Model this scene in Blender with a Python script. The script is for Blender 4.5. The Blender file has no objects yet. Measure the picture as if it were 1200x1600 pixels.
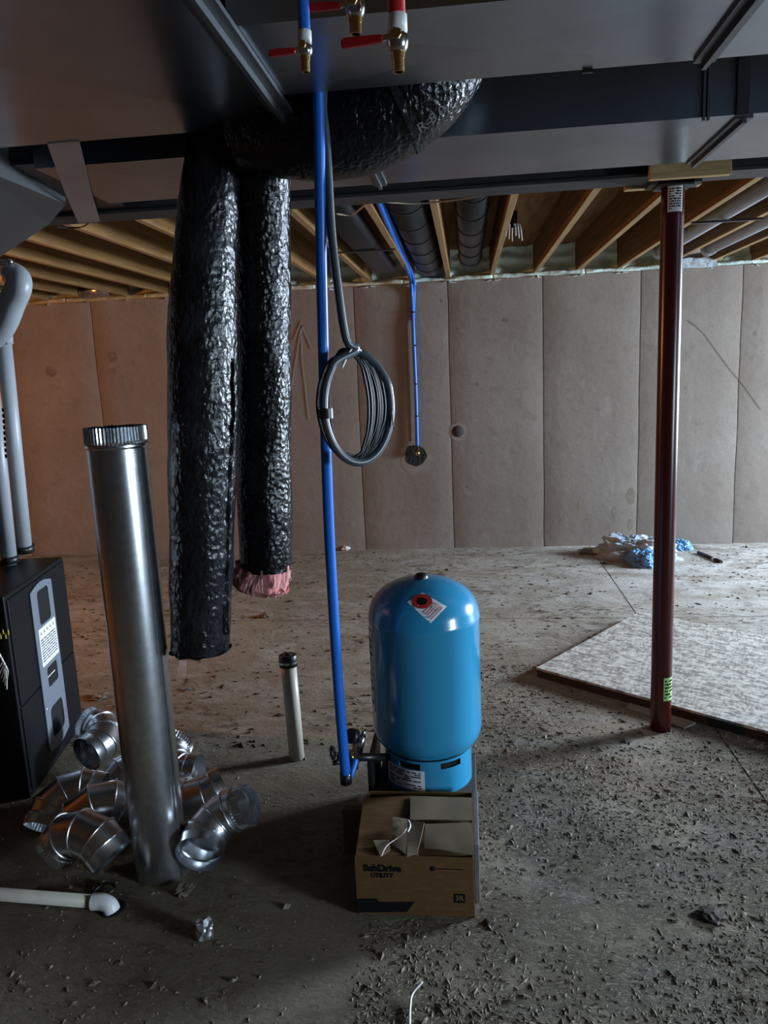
import bpy, bmesh, math, random
import numpy as np
from mathutils import Vector, Matrix, noise
R = math.radians; PI = math.pi
SC = bpy.context.scene
COL = SC.collection
random.seed(7)

# ---------------------------------------------------------------- camera
PITCH, ROLL, YAW, CH = 0.18142, -0.04369, 0.11267, 1.6797
def cam_basis():
    p, r, w = PITCH, ROLL, YAW
    fw = Vector((-math.sin(w)*math.cos(p), math.cos(w)*math.cos(p), -math.sin(p)))
    rt = Vector((math.cos(w), math.sin(w), 0)); up = rt.cross(fw)
    c, s = math.cos(r), math.sin(r)
    return c*rt+s*up, -s*rt+c*up, fw
RT, UP, FW = cam_basis()
cd = bpy.data.cameras.new('camera'); cam = bpy.data.objects.new('camera', cd); COL.objects.link(cam)
cd.sensor_fit = 'VERTICAL'; cd.sensor_height = 36; cd.lens = 36*1200/1600; cd.clip_start = .02; cd.clip_end = 100
m = Matrix.Identity(4)
for i, v in enumerate((RT, UP, -FW)):
    for j in range(3): m[j][i] = v[j]
m[2][3] = CH
cam.matrix_world = m; SC.camera = cam

def ray(px, py): return FW + RT*((px-600)/1200) - UP*((py-800)/1200)
def at_y(px, py, y):
    d = ray(px, py); t = y/d.y; return Vector((d.x*t, y, CH+d.z*t))
def at_z(px, py, z=0.):
    d = ray(px, py); t = (z-CH)/d.z; return Vector((d.x*t, d.y*t, z))

# ---------------------------------------------------------------- light
vs = SC.view_settings
vs.view_transform = 'Standard'; vs.look = 'None'; vs.gamma = 1; vs.use_curve_mapping = False; vs.exposure = 0.0
w = bpy.data.worlds.new('sky'); SC.world = w; w.use_nodes = True
w.node_tree.nodes['Background'].inputs[0].default_value = (.62, .78, 1, 1)
w.node_tree.nodes['Background'].inputs[1].default_value = .8
def area(name, loc, target, sx, sz, power, color, spread=180):
    l = bpy.data.lights.new(name, 'AREA'); l.shape = 'RECTANGLE'; l.size = sx; l.size_y = sz; l.energy = power; l.color = color; l.spread = R(spread)
    o = bpy.data.objects.new(name, l); COL.objects.link(o); o.location = loc
    o.rotation_euler = (Vector(target)-Vector(loc)).to_track_quat('-Z', 'Z').to_euler(); return o
# daylight entering by the two openings of the right wall
area('daylight_far_window', (5.96, 5.75, 1.55), (1.6, 4.3, .2), 1.5, 1.3, 680, (.68, .83, 1), 140)
area('daylight_near_window', (5.96, -.5, 1.2), (-.2, 1.7, .25), .8, 1.7, 62, (.66, .83, 1), 62)
def point(name, loc, power, color, rad=.04):
    l = bpy.data.lights.new(name, 'POINT'); l.energy = power; l.color = color; l.shadow_soft_size = rad
    o = bpy.data.objects.new(name, l); COL.objects.link(o); o.location = loc; return o
point('bulb_light', (-4.5, 3.7, 1.95), 440, (1, .37, .085))

# ---------------------------------------------------------------- materials
def mat(name, color=(.5,.5,.5), rough=.5, metal=0., spec=.5, bump=None, noise_col=None, coat=0.):
    """noise_col: list of (scale, detail, lo, hi, color, stretch) layers mixed over the base; bump: list of (kind, scale, strength, stretch)"""
    m = bpy.data.materials.new(name); m.use_nodes = True; nt = m.node_tree; N = nt.nodes; L = nt.links
    b = N['Principled BSDF']; b.inputs['Base Color'].default_value = (*color, 1)
    b.inputs['Roughness'].default_value = rough; b.inputs['Metallic'].default_value = metal
    b.inputs['Specular IOR Level'].default_value = spec
    b.inputs['Coat Weight'].default_value = coat; b.inputs['Coat Roughness'].default_value = .06
    tc = N.new('ShaderNodeTexCoord')
    def coord(stretch):
        mp = N.new('ShaderNodeMapping'); mp.inputs['Scale'].default_value = stretch or (1,1,1)
        L.new(tc.outputs['Object'], mp.inputs['Vector']); return mp.outputs[0]
    if noise_col:
        prev = None
        for sc_, det, lo, hi, c, st in noise_col:
            n = N.new('ShaderNodeTexNoise'); n.inputs['Scale'].default_value = sc_; n.inputs['Detail'].default_value = det
            n.inputs['Roughness'].default_value = .62
            L.new(coord(st), n.inputs['Vector'])
            r = N.new('ShaderNodeMapRange'); r.inputs['From Min'].default_value = lo; r.inputs['From Max'].default_value = hi
            L.new(n.outputs[0], r.inputs['Value'])
            mx = N.new('ShaderNodeMix'); mx.data_type = 'RGBA'
            L.new(r.outputs[0], mx.inputs[0])
            if prev: L.new(prev, mx.inputs[6])
            else: mx.inputs[6].default_value = (*color, 1)
            mx.inputs[7].default_value = (*c, 1); prev = mx.outputs[2]
        L.new(prev, b.inputs['Base Color'])
    if bump:
        prev = None
        for kind, sc_, stg, dist, st in bump:
            if kind == 'voronoi':
                n = N.new('ShaderNodeTexVoronoi'); n.inputs['Scale'].default_value = sc_; out = n.outputs['Distance']
            else:
                n = N.new('ShaderNodeTexNoise'); n.inputs['Scale'].default_value = sc_; n.inputs['Detail'].default_value = 6; out = n.outputs[0]
            L.new(coord(st), n.inputs['Vector'])
            bp = N.new('ShaderNodeBump'); bp.inputs['Strength'].default_value = stg; bp.inputs['Distance'].default_value = dist
            L.new(out, bp.inputs['Height'])
            if prev: L.new(prev, bp.inputs['Normal'])
            prev = bp.outputs[0]
        L.new(prev, b.inputs['Normal'])
    return m

M = {}
M['galv'] = mat('galvanised_steel', (.66,.68,.71), .27, 1., bump=[('noise', 60, .08, .002, None)],
                noise_col=[(35, 3, .4, .65, (.56,.58,.61), None)])
M['duct'] = mat('duct_sheet_steel', (.34,.375,.425), .28, 1., bump=[('noise', 2.2, .25, .012, None)],
                noise_col=[(3, 4, .35, .7, (.27,.295,.335), None)])
M['duct_dark'] = mat('shaded_duct_steel', (.05,.052,.055), .42, .7, bump=[('noise', 5, .2, .01, None)])  # bay ducts are galvanised; the shade they hang in is put into this colour
M['boot'] = mat('dull_boot_steel', (.075,.077,.08), .5, .4)
M['bar'] = mat('duct_joint_steel', (.13,.135,.145), .45, 1.)
M['film'] = mat('black_plastic_film', (.004,.004,.005), .14, 0., .36,
                bump=[('voronoi', 70, .45, .006, (1,1,.8)), ('noise', 60, .55, .010, (1,1,.7)), ('noise', 160, .25, .003, None)])
M['film_grey'] = mat('sooty_plastic_film', (.009,.009,.011), .16, 0., .38,
                bump=[('voronoi', 66, .45, .006, (1,1,.7)), ('noise', 55, .55, .010, (1,1,.6)), ('noise', 150, .25, .003, None)],
                noise_col=[(9, 6, .5, .75, (.025,.025,.03), None)])
M['pink'] = mat('pink_fibreglass', (.50,.17,.165), .95, bump=[('noise', 90, .9, .01, (1,1,.25))], noise_col=[(22, 6, .4, .7, (.66,.30,.28), (1,1,.4))])
M['fibre'] = mat('pale_glass_fibre', (.8,.6,.55), .7)
M['concrete'] = mat('poured_concrete_wall', (.215,.18,.15), .85, spec=.25,
    noise_col=[(1.3, 5, .35, .68, (.26,.225,.195), None), (7, 8, .55, .80, (.175,.148,.122), None), (5, 6, .60, .74, (.28,.255,.23), (1,1,.35)), (60, 3, .60, .75, (.145,.132,.12), None)],
    bump=[('noise', 14, .25, .01, None), ('noise', 90, .25, .003, None)])
M['blotch'] = mat('damp_wall_blotch', (.15,.12,.095), .9, noise_col=[(18, 5, .42, .6, (.20,.165,.135), None)])
M['rust'] = mat('rusty_drip', (.20,.165,.125), .9, noise_col=[(26, 5, .42, .6, (.23,.20,.165), None)])
M['dark_wall'] = mat('low_bounce_wall', (.045,.04,.036), .95, spec=.1)  # unseen walls coloured near black to cut bounced light
M['crack'] = mat('fine_crack', (.15,.13,.11), .95)
M['seam'] = mat('dark_wall_seam', (.045,.038,.03), .95)
M['sheath'] = mat('plywood_subfloor', (.27,.16,.07), .8, spec=.15, noise_col=[(6, 6, .4, .65, (.17,.09,.035), (3,.35,1))])
M['joist'] = mat('framing_lumber', (.205,.108,.037), .75, spec=.2,
    noise_col=[(9, 7, .42, .62, (.135,.066,.021), (4,.18,4)), (3.0, 4, .62, .68, (.16,.08,.035), (1,.8,2))], bump=[('noise', 30, .15, .003, (3,.2,3))])
M['joist_edge_lit'] = mat('lumber_edge_lit', (.34,.215,.10), .75, spec=.2, noise_col=[(9, 7, .42, .62, (.25,.15,.065), (4,.18,4))])  # joist bottoms painted paler, standing for light bounced up off the floor
M['block'] = mat('pine_block', (.52,.36,.17), .75, spec=.2, noise_col=[(14, 6, .42, .62, (.40,.255,.11), (.3,4,4))])
M['foam'] = mat('spray_foam', (.74,.90,.82), .5, spec=.5, noise_col=[(12, 5, .45, .75, (.56,.72,.64), None)], bump=[('noise', 30, .5, .01, None)])
M['beam'] = mat('dark_steel_beam', (.028,.026,.026), .6, .2, noise_col=[(9, 5, .45, .7, (.045,.04,.038), (.4,1,1))])
M['redox'] = mat('red_oxide_paint', (.055,.0045,.004), .26, 0, .5, coat=.0, noise_col=[(20, 4, .55, .75, (.042,.005,.004), None)])
M['blue_tank'] = mat('blue_tank_enamel', (.022,.235,.42), .22, 0, .5, coat=.5, bump=[('noise', 5, .05, .01, None)])
M['blue_pipe'] = mat('blue_pex_pipe', (.012,.135,.58), .38, 0, .5)
M['red_pipe'] = mat('red_pex_pipe', (.48,.012,.012), .38)
M['red_handle'] = mat('red_valve_handle', (.30,.006,.01), .35)
M['white'] = mat('white_plastic', (.74,.74,.74), .4)
M['white_dirty'] = mat('weathered_white_pvc', (.46,.42,.35), .42, noise_col=[(7, 5, .45, .75, (.35,.32,.26), None)])
M['pvc'] = mat('vent_pvc', (.34,.36,.39), .40, noise_col=[(5, 4, .5, .75, (.28,.30,.32), None)])
M['black'] = mat('black_plastic', (.008,.008,.008), .4)
M['void'] = mat('unlit_opening', (.003,.003,.003), .95)
M['brass'] = mat('brass', (.52,.36,.15), .30, 1.)
M['chrome'] = mat('plated_metal', (.55,.55,.53), .22, 1.)
M['furnace'] = mat('black_furnace_paint', (.004,.005,.007), .42, 0, .25)
M['plate'] = mat('grey_furnace_plate', (.19,.21,.25), .42, .3)
M['paper'] = mat('white_sticker_paper', (.72,.74,.76), .55)
M['ink'] = mat('print_black', (.006,.006,.006), .9, spec=.1)
M['ink_blue'] = mat('print_navy', (.012,.014,.02), .6)
M['ink_red'] = mat('print_red', (.42,.02,.015), .5)
M['green'] = mat('green_tag_paper', (.36,.60,.19), .6)
M['card'] = mat('brown_cardboard', (.10,.05,.017), .82, spec=.2, noise_col=[(4, 5, .4, .7, (.095,.048,.017), None), (90, 2, .5, .7, (.12,.065,.026), (.2,1,1))])
M['card_in'] = mat('inner_cardboard', (.165,.125,.082), .82, spec=.2, noise_col=[(6, 5, .4, .7, (.13,.098,.062), None)])
M['osb'] = None
M['board_edge'] = mat('dark_board_edge', (.03,.018,.012), .8)  # near-black brown for board bearers, grit and dark lumps
M['cable'] = mat('grey_conduit', (.05,.06,.07), .33)
M['wire'] = mat('black_wire', (.008,.009,.010), .42, spec=.35)
M['whitewire'] = mat('white_wire', (.7,.7,.66), .5)
M['bag'] = mat('clear_blue_plastic', (.52,.57,.60), .22, 0, .6, bump=[('noise', 14, .7, .02, None)], noise_col=[(9, 4, .45, .6, (.34,.47,.60), None)])
M['wood_dark'] = mat('dark_blocking', (.05,.04,.034), .85)  # wall plug and tank blocks; for the blocks, under-tank shade put into the colour
M['cblock'] = mat('grey_concrete_block', (.13,.125,.12), .9, noise_col=[(20, 5, .4, .7, (.09,.085,.08), None)])
M['foil'] = mat('crumpled_foil', (.62,.63,.64), .28, .9)
M['clod'] = mat('dry_mud', (.085,.066,.046), .95, noise_col=[(30, 3, .45, .55, (.21,.18,.14), None)])
M['straw'] = mat('wood_shaving', (.30,.25,.18), .9)
M['yellow'] = mat('yellow_plastic', (.55,.42,.04), .4)
M['strap'] = mat('steel_strap', (.40,.41,.44), .42, .9)
M['bulb'] = mat('lamp_glass', (1,.8,.5), .3)
b_ = M['bulb'].node_tree.nodes['Principled BSDF']; b_.inputs['Emission Color'].default_value = (1,.6,.28,1); b_.inputs['Emission Strength'].default_value = 6

def mat_osb():
    m = mat('oriented_strand_board', (.36,.31,.25), .8, spec=.25); nt = m.node_tree; N = nt.nodes; L = nt.links
    b = N['Principled BSDF']; tc = N.new('ShaderNodeTexCoord')
    cols = []
    for rz, sc_ in ((.5, 52), (2.0, 60), (3.9, 44)):
        mp = N.new('ShaderNodeMapping'); mp.inputs['Rotation'].default_value = (0,0,rz)
        L.new(tc.outputs['Object'], mp.inputs['Vector']); m0 = mp; mp = N.new('ShaderNodeMapping'); mp.inputs['Scale'].default_value = (.45,1.6,1); L.new(m0.outputs[0], mp.inputs['Vector'])
        v = N.new('ShaderNodeTexVoronoi'); v.inputs['Scale'].default_value = sc_; L.new(mp.outputs[0], v.inputs['Vector'])
        cols.append(v.outputs['Color'])
    a = N.new('ShaderNodeMix'); a.data_type = 'RGBA'; a.inputs[0].default_value = .5; L.new(cols[0], a.inputs[6]); L.new(cols[1], a.inputs[7])
    c = N.new('ShaderNodeMix'); c.data_type = 'RGBA'; c.inputs[0].default_value = .36; L.new(a.outputs[2], c.inputs[6]); L.new(cols[2], c.inputs[7])
    bw = N.new('ShaderNodeRGBToBW'); L.new(c.outputs[2], bw.inputs[0])
    r = N.new('ShaderNodeValToRGB'); r.color_ramp.elements[0].position = .33; r.color_ramp.elements[0].color = (.22,.195,.17,1)
    r.color_ramp.elements[1].position = .68; r.color_ramp.elements[1].color = (.62,.58,.52,1)
    L.new(bw.outputs[0], r.inputs[0]); L.new(r.outputs[0], b.inputs['Base Color'])
    bp = N.new('ShaderNodeBump'); bp.inputs['Strength'].default_value = .35; bp.inputs['Distance'].default_value = .004
    L.new(bw.outputs[0], bp.inputs['Height']); L.new(bp.outputs[0], b.inputs['Normal'])
    return m
M['osb'] = mat_osb()

def mat_floor():
    """dusty slab: tan concrete, tracked dried mud, pale drifts, painted light and dimness; all laid out in floor coordinates"""
    m = mat('dirty_slab', (.3,.25,.2), .9, spec=.25); nt = m.node_tree; N = nt.nodes; L = nt.links
    b = N['Principled BSDF']; tc = N.new('ShaderNodeTexCoord')
    def nz(scale, det=6, st=(1,1,1), rot=0, dist=0., rough=.6):
        mp = N.new('ShaderNodeMapping'); mp.inputs['Scale'].default_value = st; mp.inputs['Rotation'].default_value = (0,0,rot)
        L.new(tc.outputs['Object'], mp.inputs['Vector'])
        n = N.new('ShaderNodeTexNoise'); n.inputs['Scale'].default_value = scale; n.inputs['Detail'].default_value = det; n.inputs['Distortion'].default_value = dist
        n.inputs['Roughness'].default_value = rough
        L.new(mp.outputs[0], n.inputs['Vector']); return n.outputs[0]
    def rng(x, a, c):
        r = N.new('ShaderNodeMapRange'); r.inputs['From Min'].default_value = a; r.inputs['From Max'].default_value = c; L.new(x, r.inputs['Value']); return r.outputs[0]
    def mix(f, a, c):
        x = N.new('ShaderNodeMix'); x.data_type = 'RGBA'; L.new(f, x.inputs[0])
        for s, v in ((6, a), (7, c)):
            if isinstance(v, tuple): x.inputs[s].default_value = (*v, 1)
            else: L.new(v, x.inputs[s])
        return x.outputs[2]
    def mul(a, c):
        x = N.new('ShaderNodeMath'); x.operation = 'MULTIPLY'; L.new(a, x.inputs[0])
        if isinstance(c, float): x.inputs[1].default_value = c
        else: L.new(c, x.inputs[1])
        return x.outputs[0]
    sep = N.new('ShaderNodeSeparateXYZ'); L.new(tc.outputs['Object'], sep.inputs[0])
    big = nz(.9, 5)
    c = mix(rng(big, .35, .65), (.27,.225,.165), (.20,.16,.11))
    c = mix(rng(nz(3.2, 8, (1,1.6,1), .3, .6), .48, .68), c, (.33,.295,.25))        # pale dust drifts
    far_light = mul(rng(sep.outputs['Y'], 3.2, 6.2), rng(sep.outputs['X'], -1.2, 1.6))
    c = mix(mul(far_light, rng(nz(2.1, 7, (1,2.0,1), .2, .5), .30, .60)), c, (.52,.50,.47))  # window light on the far right floor put into the colour
    soil_dim = mul(rng(sep.outputs['X'], .2, -1.0), rng(sep.outputs['Y'], 4.4, 2.2))
    c = mix(mul(soil_dim, rng(nz(1.4, 5), .2, .5)), c, (.060,.038,.015))                 # brown soil, with the dimness of the front left put into its colour
    muda = rng(nz(8, 9, (1,2.2,1), .4, 1.2, .72), .50, .60)                          # tracked mud
    muda = mul(muda, rng(nz(1.1, 4), .42, .60))
    c = mix(mul(rng(sep.outputs['Y'], 3.6, 1.8), .55), c, (.215,.185,.135))
    c = mix(muda, c, (.085,.065,.045))
    fine = rng(nz(46, 6, (1,2.0,1), .5, .8, .7), .56, .66)
    c = mix(mul(fine, .8), c, (.085,.066,.05))
    c = mix(mul(rng(nz(70, 3, (1,1,1)), .62, .72), .5), c, (.45,.42,.38))
    red = rng(nz(6, 5), .55, .7)
    # the red stain by the tank
    vm = N.new('ShaderNodeVectorMath'); vm.operation = 'DISTANCE'; vm.inputs[1].default_value = (.2, 3.0, 0); L.new(tc.outputs['Object'], vm.inputs[0])
    c = mix(mul(mul(red, rng(vm.outputs['Value'], .35, .05)), .6), c, (.14,.05,.045))
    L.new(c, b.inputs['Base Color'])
    # relief: bootprints and crumbs in the near right, calmer elsewhere
    near = mul(rng(sep.outputs['Y'], 4.2, 2.4), rng(sep.outputs['X'], -.6, .2))
    ch = mul(rng(nz(30, 9, (1,1.5,1), .6, 2.6, .75), .47, .60), rng(nz(2.3, 4), .40, .58))
    hh = mul(ch, near)
    bp = N.new('ShaderNodeBump'); bp.inputs['Strength'].default_value = .9; bp.inputs['Distance'].default_value = .014; L.new(hh, bp.inputs['Height'])
    bp2 = N.new('ShaderNodeBump'); bp2.inputs['Strength'].default_value = .55; bp2.inputs['Distance'].default_value = .012
    L.new(nz(26, 9, (1,1.7,1), .5, 1.0, .7), bp2.inputs['Height']); L.new(bp.outputs[0], bp2.inputs['Normal'])
    bp3 = N.new('ShaderNodeBump'); bp3.inputs['Strength'].default_value = .5; bp3.inputs['Distance'].default_value = .03
    L.new(nz(4, 4, (1,1.4,1), .2, .5), bp3.inputs['Height']); L.new(bp2.outputs[0], bp3.inputs['Normal'])
    L.new(bp3.outputs[0], b.inputs['Normal'])
    return m
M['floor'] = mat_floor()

def mat_glass():
    m = bpy.data.materials.new('window_pane'); m.use_nodes = True; N = m.node_tree.nodes; L = m.node_tree.links
    for n in list(N): N.remove(n)
    o = N.new('ShaderNodeOutputMaterial'); t = N.new('ShaderNodeBsdfTransparent'); g = N.new('ShaderNodeBsdfGlossy'); g.inputs['Roughness'].default_value = .02
    x = N.new('ShaderNodeMixShader'); x.inputs[0].default_value = .06; L.new(t.outputs[0], x.inputs[1]); L.new(g.outputs[0], x.inputs[2]); L.new(x.outputs[0], o.inputs[0])
    return m
M['glass'] = mat_glass()

# ---------------------------------------------------------------- mesh helpers
class MB:
    def __init__(s): s.v = []; s.f = []; s.m = []; s.sm = []; s.mi = 0
    def add(s, vs, fs, smooth=False):
        o = len(s.v); s.v += [tuple(v) for v in vs]
        for f in fs: s.f.append(tuple(i+o for i in f)); s.m.append(s.mi); s.sm.append(smooth)
        return s
    def box(s, a, b, mtx=None):
        x0,y0,z0 = a; x1,y1,z1 = b
        vs = [Vector(p) for p in ((x0,y0,z0),(x1,y0,z0),(x1,y1,z0),(x0,y1,z0),(x0,y0,z1),(x1,y0,z1),(x1,y1,z1),(x0,y1,z1))]
        if mtx: vs = [mtx@v for v in vs]
        return s.add(vs, [(0,3,2,1),(4,5,6,7),(0,1,5,4),(1,2,6,5),(2,3,7,6),(3,0,4,7)])
    def hexa(s, pts):   # 8 points, bottom 4 then top 4
        return s.add(pts, [(0,3,2,1),(4,5,6,7),(0,1,5,4),(1,2,6,5),(2,3,7,6),(3,0,4,7)])
    def grid(s, rows, closed=False, smooth=True, cap0=False, cap1=False):
        n = len(rows[0]); vs = [p for r in rows for p in r]; fs = []
        for i in range(len(rows)-1):
            for j in range(n if closed else n-1):
                k = (j+1) % n; fs.append((i*n+j, i*n+k, (i+1)*n+k, (i+1)*n+j))
        s.add(vs, fs, smooth)
        o = len(s.v)-len(vs)
        if cap0: s.f.append(tuple(o+j for j in reversed(range(n)))); s.m.append(s.mi); s.sm.append(False)
        if cap1: s.f.append(tuple(o+(len(rows)-1)*n+j for j in range(n))); s.m.append(s.mi); s.sm.append(False)
        return s
    def tube(s, path, r, seg=16, cap=True, fn=None, smooth=True):
        path = [Vector(p) for p in path]; n = len(path); rows = []
        rr = r if hasattr(r, '__len__') else [r]*n
        t0 = (path[1]-path[0]).normalized()
        u = t0.orthogonal().normalized()
        for i, p in enumerate(path):
            a = path[max(i-1,0)]; b = path[min(i+1,n-1)]; t = (b-a).normalized() if (b-a).length > 1e-9 else t0
            u = (u - t*u.dot(t)).normalized(); w_ = t.cross(u)
            row = []
            for j in range(seg):
                q = 2*PI*j/seg; d = u*math.cos(q)+w_*math.sin(q); k = rr[i]
                if fn: k += fn(p, d, i, q)
                row.append(p+d*k)
            rows.append(row)
        return s.grid(rows, True, smooth, cap, cap)
    def cyl(s, a, b, r, seg=24, cap=True, r2=None):
        return s.tube([a, b], [r, r if r2 is None else r2], seg, cap)
    def lathe(s, prof, origin=(0,0,0), seg=48, axis='Z', smooth=True, mtx=None):
        rows = []
        for r, z in prof:
            row = []
            for j in range(seg):
                q = 2*PI*j/seg; v = Vector((r*math.cos(q), r*math.sin(q), z))
                if mtx: v = mtx@v
                row.append(v+Vector(origin))
            rows.append(row)
        return s.grid(rows, True, smooth)
    def build(s, name, material, parent=None, bevel=0., solid=0., loc=None):
        me = bpy.data.meshes.new(name); me.from_pydata(s.v, [], s.f)
        mats = material if isinstance(material, (list, tuple)) else [material]
        for m_ in mats: me.materials.append(M[m_] if isinstance(m_, str) else m_)
        me.polygons.foreach_set('use_smooth', s.sm); me.polygons.foreach_set('material_index', s.m); me.update()
        o = bpy.data.objects.new(name, me); COL.objects.link(o)
        if parent: o.parent = parent
        if loc: o.location = loc
        if bevel:
            b = o.modifiers.new('bevel', 'BEVEL'); b.width = bevel; b.segments = 2; b.limit_method = 'ANGLE'; b.angle_limit = R(40)
        if solid:
            b = o.modifiers.new('solid', 'SOLIDIFY'); b.thickness = solid; b.offset = -1
            b = o.modifiers.new('split', 'EDGE_SPLIT'); b.split_angle = R(50)
        return o
def tag(o, label=None, cat=None, group=None, kind=None):
    if label: o['label'] = label
    if cat: o['category'] = cat
    if group: o['group'] = group
    if kind: o['kind'] = kind
    return o
def thing(name, loc, label, cat, group=None):
    """Empty at the thing's base; part meshes are written in world coordinates and shifted by part()"""
    o = bpy.data.objects.new(name, None); COL.objects.link(o); o.location = loc; o.empty_display_size = .1
    return tag(o, label, cat, group)
def part(mb, name, material, parent, **k):
    """part given in world coordinates under an unrotated parent"""
    off = Vector(parent.location); q = parent.parent
    while q: off += Vector(q.location); q = q.parent
    mb.v = [tuple(Vector(v)-off) for v in mb.v]
    return mb.build(name, material, parent, **k)
def smooth_path(pts, n=12):
    pts = [Vector(p) for p in pts]; out = []
    for i in range(len(pts)-1):
        p0 = pts[max(i-1,0)]; p1 = pts[i]; p2 = pts[i+1]; p3 = pts[min(i+2,len(pts)-1)]
        for k in range(n):
            t = k/n; out.append(.5*((2*p1)+(p2-p0)*t+(2*p0-5*p1+4*p2-p3)*t*t+(3*p1-p0-3*p2+p3)*t**3))
    out.append(pts[-1]); return out
def interp(xs, ys, x): return float(np.interp(x, xs, ys))
def text_mesh(s, size, mtx, name, material, parent, depth=.0004, align='CENTER', bold=0.):
    cu = bpy.data.curves.new('t', 'FONT'); cu.body = s; cu.size = size; cu.align_x = align; cu.align_y = 'CENTER'; cu.extrude = depth; cu.offset = bold; cu.resolution_u = 3
    t = bpy.data.objects.new('t', cu); COL.objects.link(t)
    dg = bpy.context.evaluated_depsgraph_get(); me = bpy.data.meshes.new_from_object(t.evaluated_get(dg))
    bpy.data.objects.remove(t); off = Vector(parent.location)
    me.transform(mtx); me.transform(Matrix.Translation(-off)); me.materials.clear(); me.materials.append(M[material]); me.name = name
    o = bpy.data.objects.new(name, me); COL.objects.link(o); o.parent = parent; return o
def frame(origin, x, y):
    """matrix with local x, y given (world directions) and z = x cross y"""
    x = Vector(x).normalized(); y = Vector(y); y = (y-x*y.dot(x)).normalized(); z = x.cross(y)
    m = Matrix.Identity(4)
    for i, v in enumerate((x, y, z)):
        for j in range(3): m[j][i] = v[j]
    for j in range(3): m[j][3] = Vector(origin)[j]
    return m
def print_rows(mb, mtx, w, h, rows, margin=.08, fill=.45, seed=1):
    rr = random.Random(seed); dh = h*(1-2*margin)/rows
    for i in range(rows):
        y = h/2-h*margin-(i+.5)*dh; x = -w/2+w*margin
        while x < w/2-w*margin-.002:
            l = min(rr.uniform(.05,.22)*w, w/2-w*margin-x)
            mb.box((x, y-dh*fill/2, 0), (x+l, y+dh*fill/2, .0004), mtx); x += l+w*.03

# ================================================================= SETTING
XL, XR, YF, YB, ZW, ZC = -7.0, 6.0, -2.6, 7.13, 2.44, 2.72
# floor: a bed and four slabs parted by the sawn joints
fl = MB().box((XL,YF,-.12),(XR,YB+.2,-.012)).build('floor', 'seam'); tag(fl, kind='structure')
JX, JY = 1.10, 5.03
def slab(x0, x1, y0, y1):
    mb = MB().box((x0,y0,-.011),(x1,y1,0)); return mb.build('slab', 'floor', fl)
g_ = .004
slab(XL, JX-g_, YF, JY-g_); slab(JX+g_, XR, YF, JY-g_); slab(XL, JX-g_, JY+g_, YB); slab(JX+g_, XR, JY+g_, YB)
# back wall: poured panels between form seams
wb = MB().box((XL,YB+.006,-.1),(XR,YB+.2,ZW)).build('wall_back', 'seam'); tag(wb, kind='structure')
seams = [-6.95, -6.1, -5.25, -4.4, -3.50, -2.68, -1.84, -.998, -.15, .688, 1.529, 2.378, 3.22, 4.06, 4.9, 5.99]
for i in range(len(seams)-1):
    a, b = seams[i]+.003, seams[i+1]-.003; rows = []; nz_ = 24
    mb = MB()
    la = []; 
    for k in range(nz_+1):
        z = ZW*k/nz_
        la.append((a+noise.noise(Vector((i*3.1, z*2.5, 0)))*.006, b+noise.noise(Vector((i*3.1+3.1, z*2.5, 0)))*.006, z))
    front = [[Vector((x0+(x1-x0)*t, YB+ (.0 if 0 < t < 1 else .002)+noise.noise(Vector((x0*1.2+t, z, 7)))*.0005, z)) for t in (0,.012,.25,.5,.75,.988,1)] for x0,x1,z in la]
    mb.grid(front, smooth=True)
    mb.add([Vector((x0, YB+.002, z)) for x0,x1,z in la]+[Vector((x0, YB+.01, z)) for x0,x1,z in la], [(k, k+1, k+nz_+2, k+nz_+1) for k in range(nz_)])
    mb.add([Vector((x1, YB+.002, z)) for x0,x1,z in la]+[Vector((x1, YB+.01, z)) for x0,x1,z in la], [(k, k+nz_+1, k+nz_+2, k+1) for k in range(nz_)])
    mb.build('wall_panel', 'concrete', wb)
# round patch plug and the rough hole of the water line, chalk arrow, ledge line
pp = at_y(716, 674, YB)
mb = MB().lathe([(0,.005),(.05,.005),(.054,0)], seg=28, mtx=Matrix.Rotation(R(90),4,'X')); mb.v = [tuple(Vector(v)+Vector((pp.x, YB-.001, pp.z))) for v in mb.v]
mb.build('tie_hole_plug', 'wood_dark', wb)
def stain(name, px, py, rx, rz, material, seed, dy):
    c = at_y(px, py, YB); mb = MB(); n = 40; ring = []
    for j in range(n):
        q = 2*PI*j/n; k = 1+.22*noise.noise(Vector((math.cos(q)*1.5, math.sin(q)*1.5, seed)))
        ring.append((c.x+rx*k*math.cos(q), YB-dy, c.z+rz*k*math.sin(q)))
    mb.add(ring+[(c.x, YB-dy-.0001, c.z)], [(j, (j+1)%n, n) for j in range(n)]); return mb.build(name, material, wb)
M['patch'] = mat('pale_patching_mortar', (.255,.225,.195), .9, noise_col=[(14, 6, .42, .60, (.215,.18,.15), None)])
M['hole_dark'] = mat('hole_darkness', (.014,.013,.012), .9, bump=[('noise', 40, .8, .02, None)])
stain('mortar_patch', 716, 674, .085, .085, 'patch', 3, .0010); stain('mortar_patch', 652, 722, .17, .10, 'patch', 8, .0010)
stain('pipe_hole', 649, 712, .105, .095, 'hole_dark', 5, .0018)  # flat near-black disc standing for the dark inside the hole
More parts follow.
